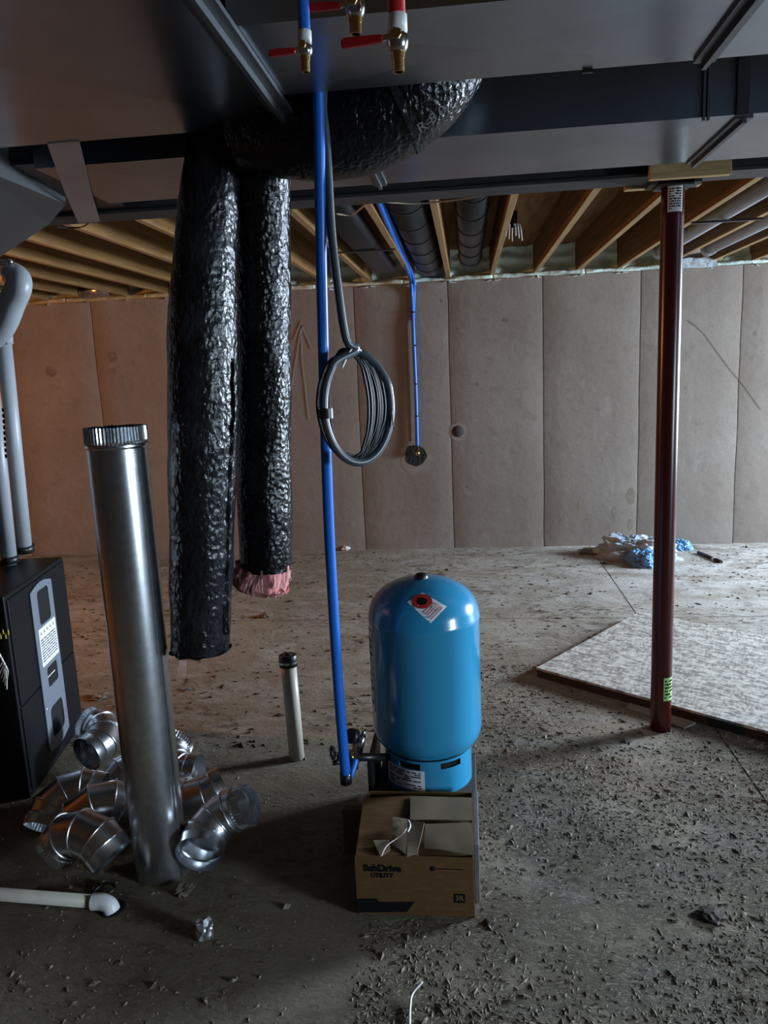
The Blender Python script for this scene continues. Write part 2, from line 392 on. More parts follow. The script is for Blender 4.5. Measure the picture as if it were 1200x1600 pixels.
for k, (px, py, rx, rz) in enumerate(((176,558,.05,.055),(80,580,.06,.05),(207,566,.012,.018),(178,580,.02,.03),(790,500,.03,.02),(935,640,.02,.012),(905,790,.015,.05),(960,800,.02,.05),(986,775,.035,.08),(985,820,.02,.06),(745,600,.012,.02),(1180,520,.015,.02),(690,470,.012,.012),(600,520,.01,.01),(730,760,.012,.012),(1105,880,.0,.0))):
    if rx: stain('wall_blotch', px, py, rx, rz, 'rust' if 900 < px < 1000 and py > 700 else 'blotch', 20+k, .0008)
mb = MB()
for pts in (((471,500),(472,560),(479,620),(483,655)), ((471,508),(463,560),(455,612)), ((472,510),(480,528),(487,545)), ((469,505),(460,530))):
    q = [at_y(x, y, YB-.004) for x, y in pts]
    for a, b in zip(q, q[1:]): mb.box((-.006,-.0008,0),(.006,.0008,(b-a).length), frame(a, (1,0,0), Vector((0,1,0))) @ Matrix.Rotation(math.atan2((b-a).x, (b-a).z), 4, 'Y'))
M['chalk'] = mat('white_chalk', (.30,.27,.24), .95)
mb.build('chalk_arrow', 'chalk', wb)
mb = MB()
q = [at_y(x, y, YB-.004) for x, y in ((1075,500),(1100,520),(1118,545),(1140,575),(1165,605),(1190,640))]
mb.tube(q, .0014, 5); mb.build('hairline_crack', 'crack', wb)
# pale trowelled strip left of the blue pipe
mb = MB(); q0 = at_y(636,450,YB); q1 = at_y(642,690,YB); mb.box((q0.x-.012,YB-.004,q1.z),(q0.x-.002,YB,q0.z)); mb.build('form_ridge', 'patch', wb)

# other walls
wl = MB().box((XL-.2,YF,-.1),(XL,YB+.2,ZC)).build('wall_left', 'dark_wall'); tag(wl, kind='structure')
wf = MB().box((XL-.2,YF-.2,-.1),(XR+.2,YF,ZC)).build('wall_front', 'dark_wall'); tag(wf, kind='structure')
mb = MB(); W1 = (4.95, 6.55, .75, 2.15); W2 = (-.95, -.05, .25, 2.15); x0, x1 = XR, XR+.2
for a, b in (((YF,W2[0]),(-.1,ZC)), ((W2[1],W1[0]),(-.1,ZC)), ((W1[1],YB+.2),(-.1,ZC)), ((W2[0],W2[1]),(-.1,W2[2])), ((W2[0],W2[1]),(W2[3],ZC)), ((W1[0],W1[1]),(-.1,W1[2])), ((W1[0],W1[1]),(W1[3],ZC))):
    mb.box((x0,a[0],b[0]),(x1,a[1],b[1]))
wr = mb.build('wall_right', 'dark_wall'); tag(wr, kind='structure')
for i, W in enumerate((W1, W2)):
    mb = MB(); y0,y1,z0,z1 = W; X = XR+.08; t = .05
    for a, b in (((X,y0,z0),(X+.05,y1,z0+t)), ((X,y0,z1-t),(X+.05,y1,z1)), ((X,y0,z0+t),(X+.05,y0+t,z1-t)), ((X,y1-t,z0+t),(X+.05,y1,z1-t)), ((X,(y0+y1)/2-.02,z0+t),(X+.05,(y0+y1)/2+.02,z1-t))): mb.box(a, b)
    wo = mb.build('window_%d' % (i+1), 'white'); tag(wo, kind='structure')
    for a, b in ((y0+t,(y0+y1)/2-.02), ((y0+y1)/2+.02,y1-t)): MB().box((X+.02,a,z0+t),(X+.026,b,z1-t)).build('pane', 'glass', wo)
# ceiling: subfloor sheets and joists
ce = MB().box((XL,YF,ZC+.02),(XR,YB+.2,ZC+.05)).build('ceiling', 'sheath'); tag(ce, kind='structure')
yy = YF
ROWS = [YF, -1.3, -.08, 1.14, 2.36, 3.40, 4.62, 5.84, YB+.2]
for i in range(len(ROWS)-1):
    xs = [XL]+[XL+((i%2)*1.22+.01)+2.44*k for k in range(7) if XL+((i%2)*1.22+.01)+2.44*k < XR and ((i%2)*1.22+.01)+2.44*k > .1]+[XR]
    for a, b in zip(xs, xs[1:]): MB().box((a+.002,ROWS[i]+.002,ZC),(b-.002,ROWS[i+1]-.002,ZC+.019)).build('subfloor_sheet', 'sheath', ce)
JX_ = [-.845,-.454,-.142,.253,.63,.998,1.361,1.74,2.10,2.47,2.85,3.25,3.65,4.05,4.45,4.85,5.25,5.65]+[-.845-.385*k for k in range(1,16)]
for x in JX_:
    dx = random.uniform(-.006,.006)
    mb = MB().box((x-.019+dx,3.385,2.475),(x+.019+dx,YB+.1,ZC-.001)); mb.m[0] = 1; mb.build('joist', ['joist', 'joist_edge_lit'], ce, bevel=.002)

# rim board behind the foam
MB().box((XL,YB+.16,ZW+.0),(XR,YB+.2,ZC)).build('rim_board', 'joist', ce)
# spray foam, one lump per bay
sf = thing('spray_foam', (0, YB+.1, ZW), 'pale green spray foam insulation bulging from the rim between the joists above the concrete wall', 'insulation')
M['foam_brown'] = mat('brownish_spray_foam', (.42,.40,.27), .6, noise_col=[(12, 5, .4, .7, (.30,.28,.18), None)], bump=[('noise', 30, .5, .01, None)])  # browner foam for the left bays
xs = sorted(JX_)
for i in range(16):
    a, b = XL+.05+i*.8, XL+.05+(i+1)*.8
    if a > XR-.1: break
    b = min(b, XR-.05)
    def bead(p, d, i_, q): return .016*noise.noise(Vector((p.x*7, d.y*2, d.z*2)))+.006*noise.noise(Vector((p.x*25, d.y*3, d.z*3)))
    part(MB().tube([(a+(b-a)*k/40, YB+.040+.012*noise.noise(Vector((a+(b-a)*k/40,4,0))), ZW+.014+.008*noise.noise(Vector(((a+(b-a)*k/40)*3,0,0)))) for k in range(41)], .030, 12, True, bead), 'foam_bead', 'foam' if b > -1.4 else 'foam_brown', sf)
for a, b in zip(xs, xs[1:]):
    rows = []; nu, nv = 26, 20
    for j in range(nv+1):
        v = j/nv; row = []
        for i in range(nu+1):
            u = i/nu; x = a+.012+(b-a-.024)*u; z = ZW-.012+(ZC-ZW+.01)*v
            edge = 1-min(1, min(u, 1-u)*5)
            y = YB+.115 - .10*math.exp(-v*5.5) - .04*edge + noise.fractal(Vector((x*9, z*9, 2)), 1, 2, 3)*.030
            y += .02*math.sin(v*17+noise.noise(Vector((x*4,0,3)))*3)*.5
            row.append(Vector((x, y, z+noise.noise(Vector((x*14,1,z*6)))*.012*(1 if j == 0 else .4))))
        rows.append(row)
    mb = MB().grid(rows); mb.grid([[Vector((p.x, YB+.02, p.z-.004)) for p in rows[0]], rows[0]])
    part(mb, 'foam_lump', 'foam' if a > -1.7 else 'foam_brown', sf)

# ================================================================= STEEL BEAM AND COLUMN
bm_ = thing('steel_beam', (-.5, 3.375, 2.385), 'long dark steel I-beam crossing the room under the joists behind the ducts', 'beam')
part(MB().box((XL,3.296,2.385),(XR,3.451,2.397)), 'bottom_flange', 'beam', bm_)
part(MB().box((XL,3.367,2.397),(XR,3.377,2.70)), 'web', 'beam', bm_)
part(MB().box((XL,3.296,2.70),(XR,3.451,2.712)), 'top_flange', 'beam', bm_)
bm2 = MB().box((.725,3.258,2.366),(1.03,3.294,2.45)); tag(bm2.build('wood_block', 'block', bevel=.003), 'pale pine block set against the near side of the steel beam over the red column', 'block', 'pine blocks at the head of the red column')
bm2 = MB().box((.672,3.455,2.374),(.975,3.50,2.402)); tag(bm2.build('wood_block', 'block', bevel=.003), 'thin pine block behind the red column head, under the far edge of the beam', 'block', 'pine blocks at the head of the red column')
CX, CY, CR = .853, 3.42, .0455
col = thing('steel_column', (CX, CY, 0), 'dark red painted round steel post holding up the beam', 'column')
part(MB().tube([(CX,CY,2.361*k/20) for k in range(21)], CR, 40), 'post', 'redox', col)
part(MB().box((CX-.07,CY-.055,2.361),(CX+.07,CY+.055,2.369)), 'cap_plate', 'beam', col)
for sx in (-1, 1): part(MB().hexa([(CX+sx*.07,CY-.05,2.369),(CX+sx*.10,CY-.05,2.369),(CX+sx*.10,CY+.05,2.369),(CX+sx*.07,CY+.05,2.369),(CX+sx*.07,CY-.05,2.384),(CX+sx*.10,CY-.05,2.384),(CX+sx*.10,CY+.05,2.384),(CX+sx*.07,CY+.05,2.384)]), 'cap_clip', 'beam', col)
def wrap_label(c, r, a0, a1, z0, z1, name, material, parent, rows, seed, cols=10, vertical=False, wave=0):
    """a paper label bent round an upright cylinder, with its print as raised film"""
    def P(u, v, e=0): q = a0+(a1-a0)*u; return Vector((c[0]+(r+.0006+e)*math.cos(q), c[1]+(r+.0006+e)*math.sin(q), z0+(z1-z0)*v))
    mb = MB().grid([[P(i/12, j/4) for i in range(13)] for j in range(5)])
    lb = part(mb, name, material, parent)
    rr = random.Random(seed); mb = MB()
    for k in range(rows):
        v0 = .93-.86*(k+.5)/rows; hh = .86/rows*.28; u = .08
        while u < .9:
            l = min(rr.uniform(.06,.25), .92-u)
            if rr.random() < .85: mb.grid([[P(u+l*i/3, v0-hh, .0004) for i in range(4)], [P(u+l*i/3, v0+hh, .0004) for i in range(4)]])
            u += l+.04
    pr = MB(); pr.v, pr.f, pr.m, pr.sm = mb.v, mb.f, mb.m, mb.sm
    part(pr, 'label_print', 'ink', parent)
    return lb
lb = wrap_label((CX,CY), CR, R(-128), R(-52), 2.262, 2.362, 'paper_label', 'paper', col, 9, 4)
tag(lb, 'white printed sticker near the top of the post')
lb = wrap_label((CX,CY), CR, R(-90), R(-18), .155, .265, 'tag', 'green', col, 6, 9); tag(lb, 'light green tag near the foot of the post')
# crumbs of mortar round the foot
# ================================================================= DUCTS OVERHEAD
DZ = 2.385
def duct_panel(mb, x0, x1, y0, y1, z, drop=.010):
    """underside sheet with a shallow cross-break"""
    c = ((x0+x1)/2, (y0+y1)/2, z-drop); v = [(x0,y0,z),(x1,y0,z),(x1,y1,z),(x0,y1,z),c]
    mb.add(v, [(1,0,4),(2,1,4),(3,2,4),(0,3,4)])
def duct_section(parent, x0, x1, y0, y1, z0=DZ, z1=2.66, name='duct_section', material='duct', drop=.010):
    mb = MB(); duct_panel(mb, x0, x1, y0, y1, z0, drop)
    v = [(x0,y0,z0),(x1,y0,z0),(x1,y1,z0),(x0,y1,z0),(x0,y0,z1),(x1,y0,z1),(x1,y1,z1),(x0,y1,z1)]
    mb.add(v, [(4,5,6,7),(0,1,5,4),(1,2,6,5),(2,3,7,6),(3,0,4,7)])
    return part(mb, name, material, parent)
def joint_bar(parent, x, y0, y1, z=DZ, wdt=.045, dr=.022, skew=0.):
    mb = MB()
    mb.hexa([(x-wdt/2,y0,z-dr*.4),(x+wdt/2,y0,z-dr*.4),(x+wdt/2+skew,y1,z-dr*.4),(x-wdt/2+skew,y1,z-dr*.4),(x-wdt/2,y0,z),(x+wdt/2,y0,z),(x+wdt/2+skew,y1,z),(x-wdt/2+skew,y1,z)])
    mb.hexa([(x-.006,y0,z-dr),(x+.006,y0,z-dr),(x+.006+skew,y1,z-dr),(x-.006+skew,y1,z-dr),(x-.006,y0,z-dr*.35),(x+.006,y0,z-dr*.35),(x+.006+skew,y1,z-dr*.35),(x-.006+skew,y1,z-dr*.35)])
    return part(mb, 'joint_bar', 'bar', parent)
d1 = thing('trunk_duct', (0, 1.9, DZ), 'nearest wide rectangular sheet metal duct overhead, its left run wider than its right', 'duct', 'rectangular trunk ducts under the joists')
duct_section(d1, -.47, .585, 1.685, 2.092); duct_section(d1, .585, 1.75, 1.685, 2.092); duct_section(d1, 1.75, 3.0, 1.685, 2.092)
duct_section(d1, -1.55, -.49, 1.15, 2.325, drop=.016); duct_section(d1, -3.0, -1.55, 1.15, 2.325)
joint_bar(d1, -.478, 1.15, 2.30, z=DZ-.002, wdt=.06, dr=.03); joint_bar(d1, .585, 1.685, 2.085, wdt=.05, dr=.026); joint_bar(d1, -1.55, 1.15, 2.32)
# small notch tab on the far lower edge
q = at_z(921, 101, DZ); part(MB().box((q.x-.012,2.088,DZ-.008),(q.x+.012,2.098,DZ+.004)), 'edge_tab', 'black', d1)
d2 = thing('trunk_duct', (0, 2.83, DZ), 'second rectangular sheet metal duct overhead, between the nearest duct and the steel beam', 'duct', 'rectangular trunk ducts under the joists')
duct_section(d2, -.30, .845, 2.565, 3.112); duct_section(d2, .845, 2.0, 2.565, 3.112); duct_section(d2, 2.0, 3.0, 2.565, 3.112)
mb = MB(); A = [(-1.40,2.565),(-.32,2.565),(-.32,3.112),(-1.38,3.112)]
duct_section(d2, -1.40, -.32, 2.565, 3.112, drop=.014)
joint_bar(d2, .845, 2.575, 3.11, wdt=.05); joint_bar(d2, -.31, 2.575, 3.11, wdt=.05); joint_bar(d2, 2.0, 2.575, 3.11)
qa = at_y(1150, 90, 2.562)
part(MB().box((.845-.03,2.553,DZ-.004),(.845+.004,2.565,2.62)), 'corner_cleat', 'duct_dark', d2)
for px in (1101, 1108): 
    q = at_y(px, 140, 2.56); part(MB().box((q.x-.005,2.553,DZ-.012),(q.x+.002,2.564,2.62)), 'side_cleat', 'bar', d2)
# transition boot over the furnace, strap
bo = thing('duct_boot', (-1.9, 3.0, 2.2), 'dark sheet metal boot sloping down to the furnace at the upper left', 'duct')
part(MB().hexa([(-3.4,2.62,.90),(-2.45,2.62,.90),(-2.45,3.28,.90),(-3.4,3.28,.90),(-3.4,2.62,2.40),(-2.45,2.62,2.40),(-2.45,3.28,2.40),(-3.4,3.28,2.40)]), 'plenum_side', 'duct_dark', bo)
P0 = at_z(-80,243,2.34); P0.y = max(P0.y, 2.345); P1 = at_z(103,319,2.375); P3 = at_z(77,350,2.35); P4 = at_z(-80,455,2.16); up_ = Vector((0,0,.26))
part(MB().hexa([P0,P1,P3,P4,P0+up_,P1+up_,P3+up_,P4+up_*1.6]), 'sloped_throat', 'boot', bo)
part(MB().box((-3.2,2.57,2.402),(-1.405,3.28,2.66)), 'throat_flange', 'black', bo)
st = MB(); a0 = Vector((-1.165,2.315,2.383)); a1 = Vector((-1.62,3.375,2.374)); mid = (a0+a1)/2; wd = Vector((.050,.0,0))
pts = [a0+Vector((.03,-.01,.05)), a0, mid+Vector((-.004,0,-.006)), a1]
rows = [[p-wd, p-wd*.4, p+wd*.4, p+wd] for p in pts]
o = st.grid(rows).build('hanger_strap', 'strap', solid=.0015)
tag(o, 'grey flat metal hanger strap slanting under the ducts to the beam at upper left', 'strap')

# ================================================================= FLEX DUCTS
def crinkle(amp, seed, k=14.):
    def fn(p, d, i, q):
        s_ = Vector((p.x, p.y, p.z))*1.+d*.12
        a = noise.noise(Vector((s_.x*k*1.2, s_.y*k*1.2, p.z*k*.9+seed)))
        c = abs(noise.noise(Vector((s_.x*k*4.5, s_.y*k*4.5, p.z*k*3.4+seed))))
        e = noise.noise(Vector((s_.x*4, s_.y*4, p.z*5+seed)))
        return amp*(a*.5-c*.9+e*.9)
    return fn
def spine(pts, rads, step=.008):
    """resample a path evenly, with its radii"""
    sp = smooth_path(pts, 30); L_ = [0.]
    for a, b in zip(sp, sp[1:]): L_.append(L_[-1]+(b-a).length)
    n = int(L_[-1]/step); idx = np.linspace(0, L_[-1], n+1)
    P = [Vector([float(np.interp(s, L_, [v[k] for v in sp])) for k in range(3)]) for s in idx]
    rr = [float(np.interp(s/L_[-1], np.linspace(0,1,len(rads)), rads)) for s in idx]
    return P, rr
YFX = 2.45
fx = thing('flexible_duct', (-.88, YFX, .75), 'left, longer black plastic covered flexible duct hanging crinkled from the ceiling ducts', 'duct', 'black insulated flexible ducts')
def fy(px, py, y=YFX): return at_y(px, py, y)
P, rr = spine([fy(338,195,2.43),fy(333,260,2.42),fy(325,330,2.39),fy(317,470,2.37),fy(317,600,2.37),fy(317,700,2.37),fy(315,850,2.37),fy(314,950,2.37),fy(313,1012,2.37)],
              [.080,.088,.097,.108,.112,.109,.104,.102,.098])
mb = MB().tube(P, rr, 96, cap=False, fn=crinkle(.0042, 3.)); part(mb, 'jacket', 'film_grey', fx)
# gathered closed end
e = P[-1]; mb = MB(); rows = []
for k in range(9):
    t = k/8; rad = rr[-1]*(1.02-.9*t*t); row = []
    for j in range(64):
        q = 2*PI*j/64; rk = rad*(1+.06*math.sin(q*9+t*4)+.05*noise.noise(Vector((math.cos(q)*3, math.sin(q)*3, t*4))))
        row.append(e+Vector((rk*math.cos(q), rk*math.sin(q), -.012*math.sin(t*PI*.5)+.01*noise.noise(Vector((math.cos(q)*4,math.sin(q)*4,t*5))))))
    rows.append(row)
mb.grid(rows, True, True, False, True); part(mb, 'gathered_end', 'film_grey', fx)
# torn edge flap at the right of the seam and a wisp below
seamp = [fy(365,560,2.34),fy(366,650,2.34),fy(362,730,2.34),fy(358,850,2.34),fy(356,930,2.34),fy(357,990,2.34)]
rows = []
for i, p in enumerate(smooth_path(seamp, 14)):
    wv = .012+.010*noise.noise(Vector((p.z*16, 2, 1))); rows.append([p+Vector((-.03,0,0)), p+Vector((-.01,-.012,0)), p+Vector((wv*.3,-.006+.01*noise.noise(Vector((p.z*22,0,0))),0))])
part(MB().grid(rows), 'lapped_seam', 'film_grey', fx, solid=.001)
mb = MB()
w0 = fy(284,1018,2.42)
for k in range(5):
    a = w0+Vector((k*.004-.008,0,.01)); mb.tube(smooth_path([a, a+Vector((-.002+k*.001,.004,-.04)), a+Vector((-.016+.003*k,0,-.10))], 5), .0006, 5)
part(mb, 'loose_fibres', 'fibre', fx)
fx2 = thing('flexible_duct', (-.7, 2.50, 1.0), 'right, shorter black flexible duct with pink insulation showing at its open end', 'duct', 'black insulated flexible ducts')
Y2 = 2.54
P, rr = spine([fy(412,190,2.46),fy(412,260,2.48),fy(411,330,2.51),fy(411,450,Y2),fy(412,600,Y2),fy(412,700,Y2),fy(414,800,Y2),fy(415,888,Y2)],
              [.082,.085,.090,.091,.093,.093,.095,.089])
part(MB().tube(P, rr, 88, cap=False, fn=crinkle(.0036, 9.)), 'jacket', 'film', fx2)
Pp = [P[-1]+Vector((0,0,.05)), P[-1]+Vector((0,0,0)), fy(408,905,Y2), fy(405,920,Y2)]
sp = smooth_path(Pp, 10)
def pk(p, d, i, q): return .010*noise.fractal(Vector((d.x*5, d.y*5, p.z*26)), 1, 2, 4)+.0015*math.sin(q*14)
rows_r = [interp([0,.4,.8,1], [.078,.090,.100,.088], i/(len(sp)-1)) for i in range(len(sp))]
part(MB().tube(sp, rows_r, 72, cap=False, fn=pk), 'insulation', 'pink', fx2, solid=.012)
part(MB().tube([p+Vector((0,0,.006)) for p in sp], [k*.62 for k in rows_r], 40, cap=True), 'inner_liner', 'black', fx2)
mb = MB(); rr_ = random.Random(4)
for k in range(34):
    q = rr_.uniform(PI*.95, PI*2.05); a = P[-1]+Vector((math.cos(q)*.088, math.sin(q)*.088, .0)); lean = -.018 if math.cos(q) < 0 else .002
    b = a+Vector((lean+rr_.uniform(-.006,.006), math.sin(q)*.022, rr_.uniform(-.075,-.035))); 
    if rr_.random() < .12: b.x -= .03
    mb.tube([a, (a+b)/2+Vector((rr_.uniform(-.004,.004),-.004,0)), b], .0007, 4)
part(mb, 'reinforcing_threads', 'fibre', fx2)
fx3 = thing('flexible_duct', (-.3, 2.36, 2.3), 'fat glossy black flexible duct looping sideways under the ceiling between two metal ducts', 'duct', 'black insulated flexible ducts')
Y3 = 2.335
P, rr = spine([fy(372,215,Y3+.02),fy(430,205,Y3),fy(500,202,Y3),fy(570,188,Y3),fy(640,150,Y3),fy(685,95,Y3),fy(700,30,Y3)], [.09,.128,.14,.14,.138,.135,.13])
part(MB().tube(P, rr, 90, cap=True, fn=crinkle(.0045, 21.)), 'jacket', 'film', fx3)
for (i0, nm) in ((int(len(P)*.64), 'clamp_band'),):
    c = P[i0]; t = (P[i0+1]-P[i0-1]).normalized()
    part(MB().tube([c-t*.012, c+t*.012], rr[i0]+.004, 60, cap=False), nm, 'film_grey', fx3, solid=.002)
fr = frame((0,0,0), (1,0,0), (0,1,0))
# faint size print on the jacket
ia = int(len(P)*.70); cc = P[ia]; tt = (P[ia+8]-P[ia-8]).normalized(); out = (Vector((.55,-.62,-.55))); out = (out-tt*out.dot(tt)).normalized()
M['print_grey'] = mat('grey_print', (.09,.095,.10), .5)
mt = frame(cc+out*(rr[ia]+.007), tt, out.cross(tt)); to = text_mesh('R-8.0', .042, mt, 'size_print', 'print_grey', fx3)
# tape joint where the flexes gather
part(MB().tube(smooth_path([fy(378,190,2.40),fy(400,205,2.39),fy(425,200,2.38)],10), .05, 40, cap=True, fn=crinkle(.006, 31.)), 'tape_wrap', 'film_grey', fx3)

# ================================================================= GALVANISED PIPE
GX, GY, GR = -1.098, 2.315, .093
gp = thing('galvanised_pipe', (GX, GY, 0), 'tall round galvanised duct pipe standing upright on the floor', 'pipe')
mb = MB(); prof = [(GR*.965,0),(GR*.97,.2),(GR*.985,.8),(GR*1.0,1.30),(GR*1.0,1.478)]
part(mb.lathe(prof, (GX,GY,0), 72), 'pipe_body', 'galv', gp, solid=.0012)
rows = []
for z, am, k in ((1.478,0,1.0),(1.484,0,1.035),(1.490,0,1.035),(1.494,.3,1.01),(1.502,1,.995),(1.545,1,.985)):
    rows.append([Vector((GX+(GR*k+(.0042*am if j%2 else -.0030*am))*math.cos(2*PI*j/104), GY+(GR*k+(.0042*am if j%2 else -.0030*am))*math.sin(2*PI*j/104), z+(.004*noise.noise(Vector((math.cos(2*PI*j/104)*3, math.sin(2*PI*j/104)*3, 0))) if z > 1.54 else 0))) for j in range(104)])
part(MB().grid(rows, True, False), 'crimped_collar', 'galv', gp, solid=.001)
q = R(-20); part(MB().box((-.004,-.001,0),(.004,.003,1.47), Matrix.Translation((GX+GR*.99*math.cos(q), GY+GR*.99*math.sin(q), 0)) @ Matrix.Rotation(q-PI/2, 4, 'Z')), 'lock_seam', 'galv', gp)

# ================================================================= ELBOWS
ER, EB = .078, .115
def ring_pts(theta, rad, seg, scale=1.):
    """mitre ring in local frame: a = +X end (theta 0), b = +Y end (theta 90), corner at origin"""
    O = Vector((EB, EB, 0)); dr = Vector((-math.sin(theta), -math.cos(theta), 0)) if False else None
    out = []
    rd = Vector((-math.sin(theta), -math.cos(theta), 0))  # theta 0 -> (0,-1): point (EB,0)
    for j in range(seg):
        q = 2*PI*j/seg; rho = (EB+rad*math.cos(q))*scale
        out.append(O+rd*rho+Vector((0,0,rad*math.sin(q))))
    return out
def elbow_parts():
    S = 56; parts = []; sc_ = 1/math.cos(R(15))
    def straight(theta, rads_offs, crimp=False):
        rd = Vector((-math.sin(theta), -math.cos(theta), 0)); ax = Vector((math.cos(theta), -math.sin(theta), 0)) if theta < .1 else Vector((0,1,0))
        rows = []
        n = 76 if crimp else S
        for rad, off, am in rads_offs:
            row = []
            for j in range(n):
                q = 2*PI*j/n; k = rad+(am if j%2 else -am)
                row.append(Vector((EB,EB,0))+rd*(EB+k*math.cos(q))+Vector((0,0,k*math.sin(q)))+ax*off)
            rows.append(row)
        return rows
    # end gore A (theta 0..15)
    parts.append(('gore', MB().grid([straight(0, [(ER,.0,0)])[0], ring_pts(R(15), ER, S, sc_)], True)))
    parts.append(('gore', MB().grid([ring_pts(R(15), ER*.985, S, sc_), ring_pts(R(45), ER*.985, S, sc_)], True)))
    parts.append(('gore', MB().grid([ring_pts(R(45), ER*.97, S, sc_), ring_pts(R(75), ER*.97, S, sc_)], True)))
    parts.append(('gore', MB().grid([ring_pts(R(75), ER*.955, S, sc_), straight(R(90), [(ER*.955,.0,0)])[0]], True)))
    parts.append(('plain_collar', MB().grid(straight(0, [(ER,0,0),(ER*1.03,.004,0),(ER,.009,0),(ER*1.0,.045,0)]), True)))
    parts.append(('crimped_collar', MB().grid(straight(R(90), [(ER*.955,0,0),(ER*.99,.004,0),(ER*.955,.010,0),(ER*.945,.014,.0028),(ER*.93,.045,.0034)], True), True, False)))
    for k, th in enumerate((15,45,75)):
        ring = ring_pts(R(th), ER*(1.012-.015*k), S, sc_); ring += ring[:1]
        mb = MB(); rows = []; O = Vector((EB,EB,0))
        tn = Vector((-math.cos(R(th)), math.sin(R(th)), 0))
        cen = sum(ring[:-1], Vector())/S
        for p in ring[:-1]:
            d = (p-cen).normalized(); rows.append([p+(d*math.cos(a)+tn*math.sin(a))*.0034 for a in [i*PI/3 for i in range(6)]])
        rows.append(rows[0]); mb.grid(rows, True); parts.append(('seam_bead', mb))
    return parts
EP = [(n, mb) for n, mb in elbow_parts()]
E0 = bpy.data.objects.new('duct_elbow', None); COL.objects.link(E0)
for n, mb in EP: mb.build(n, 'galv', E0, solid=.0 if n == 'seam_bead' else .0009)
def place_elbow(obj, px, py, z, a, b, label, first=False):
    if not first:
        c = obj.copy(); COL.objects.link(c)
        for ch in obj.children:
            k = ch.copy(); COL.objects.link(k); k.parent = c
        obj = c
    P_ = at_z(px, py, z); obj.matrix_world = frame(P_, a, b); tag(obj, label, 'elbow', 'loose galvanised duct elbows on the floor'); return obj
# px,py: image point of the corner of the bend at height z;  a = outward through the plain end, b = outward through the crimped end
place_elbow(E0, 128, 1283, .22, (.75,-.25,-.72), (-.66,.05,-.75), 'front elbow of the pile, arched like a bridge, crimped end to the left', True)
place_elbow(E0, 142, 1243, .20, (.80,.35,-.52), (-.68,-.35,-.62), 'small looking elbow lying just behind the arched front one')
place_elbow(E0, 95, 1228, .17, (.96,.1,-.25), (-.35,-.75,-.55), 'leftmost elbow of the pile, its crimped mouth turned to the furnace foot')
place_elbow(E0, 178, 1146, .13, (-.35,-.90,-.15), (-.5,.8,.2), 'rearmost elbow of the pile beside the furnace, round mouth facing forward')
place_elbow(E0, 188, 1200, .12, (.1,-.8,-.5), (.75,.4,.3), 'elbow half hidden just left of the standing pipe')
place_elbow(E0, 252, 1205, .11, (1,-.05,-.04), (-.1,.9,.3), 'elbow lying behind the standing pipe, plain mouth facing right')
place_elbow(E0, 330, 1278, .145, (.02,-.95,-.24), (.86,.06,.40), 'rightmost elbow, lying apart with its bright open mouth facing forward')
place_elbow(E0, 290, 1262, .09, (.72,.45,.25), (-.6,.6,-.1), 'elbow almost hidden behind the foot of the standing pipe')

# ================================================================= PRESSURE TANK
TX, TY, TZ, TR = -.176, 2.70, .165, .203
tk = thing('pressure_tank', (TX, TY, TZ), 'bright blue domed steel pressure tank', 'tank')
prof = [(.0,.936),(.03,.935),(.07,.930),(.11,.918),(.145,.900),(.172,.878),(.190,.852),(.199,.826),(TR,.800),(TR+.0015,.796),(TR+.0015,.786),(TR,.782)]
prof += [(TR,.38),(TR-.002,.36),(TR-.010,.335),(TR-.026,.312),(TR-.05,.296),(.13,.284),(.0,.280)]
part(MB().lathe(prof, (TX,TY,0), 80), 'tank_shell', 'blue_tank', tk)
sk = .163
# skirt with slots: built as wall segments
rows = []
S = 96; mb = MB(); zz = [TZ, TZ+.028, .263, .287, .296]
def slot(j):
    q = (360.*j/S) % 360
    return (232 < q < 262) or (287 < q < 317) or (40 < q < 70) or (110 < q < 140)
ringp = [[Vector((TX+sk*math.cos(2*PI*j/S), TY+sk*math.sin(2*PI*j/S), z)) for j in range(S)] for z in zz]
vs = [p for r in ringp for p in r]; fs = []
for i in range(4):
    for j in range(S):
        if i == 2 and slot(j): continue
        fs.append((i*S+j, i*S+(j+1)%S, (i+1)*S+(j+1)%S, (i+1)*S+j))
mb.add(vs, fs, True); part(mb, 'skirt', 'blue_tank', tk, solid=.003)
part(MB().lathe([(sk-.012,.2),(sk-.012,.30)], (TX,TY,0), 48), 'skirt_slot_shade', 'void', tk)  # black ring added inside the skirt, standing for the shade behind the slots
part(MB().lathe([(0,.953),(.012,.953),(.021,.948),(.025,.941),(.026,.928)], (TX-.004,TY,0), 28), 'air_valve_cap', 'black', tk)
part(MB().box((TX+.004,TY-sk-.005,TZ+.001),(TX+.010,TY-sk+.002,TZ+.026)), 'skirt_notch', 'void', tk)
lb = wrap_label((TX,TY), sk+.002, R(-152), R(-92), .185, .262, 'maker_label', 'paper', tk, 8, 3); tag(lb, 'white printed label on the skirt')
lb = wrap_label((TX,TY), TR+.0005, R(178), R(206), .45, .76, 'side_label', 'paper', tk, 10, 6); tag(lb, 'white side label on the left edge of the tank')
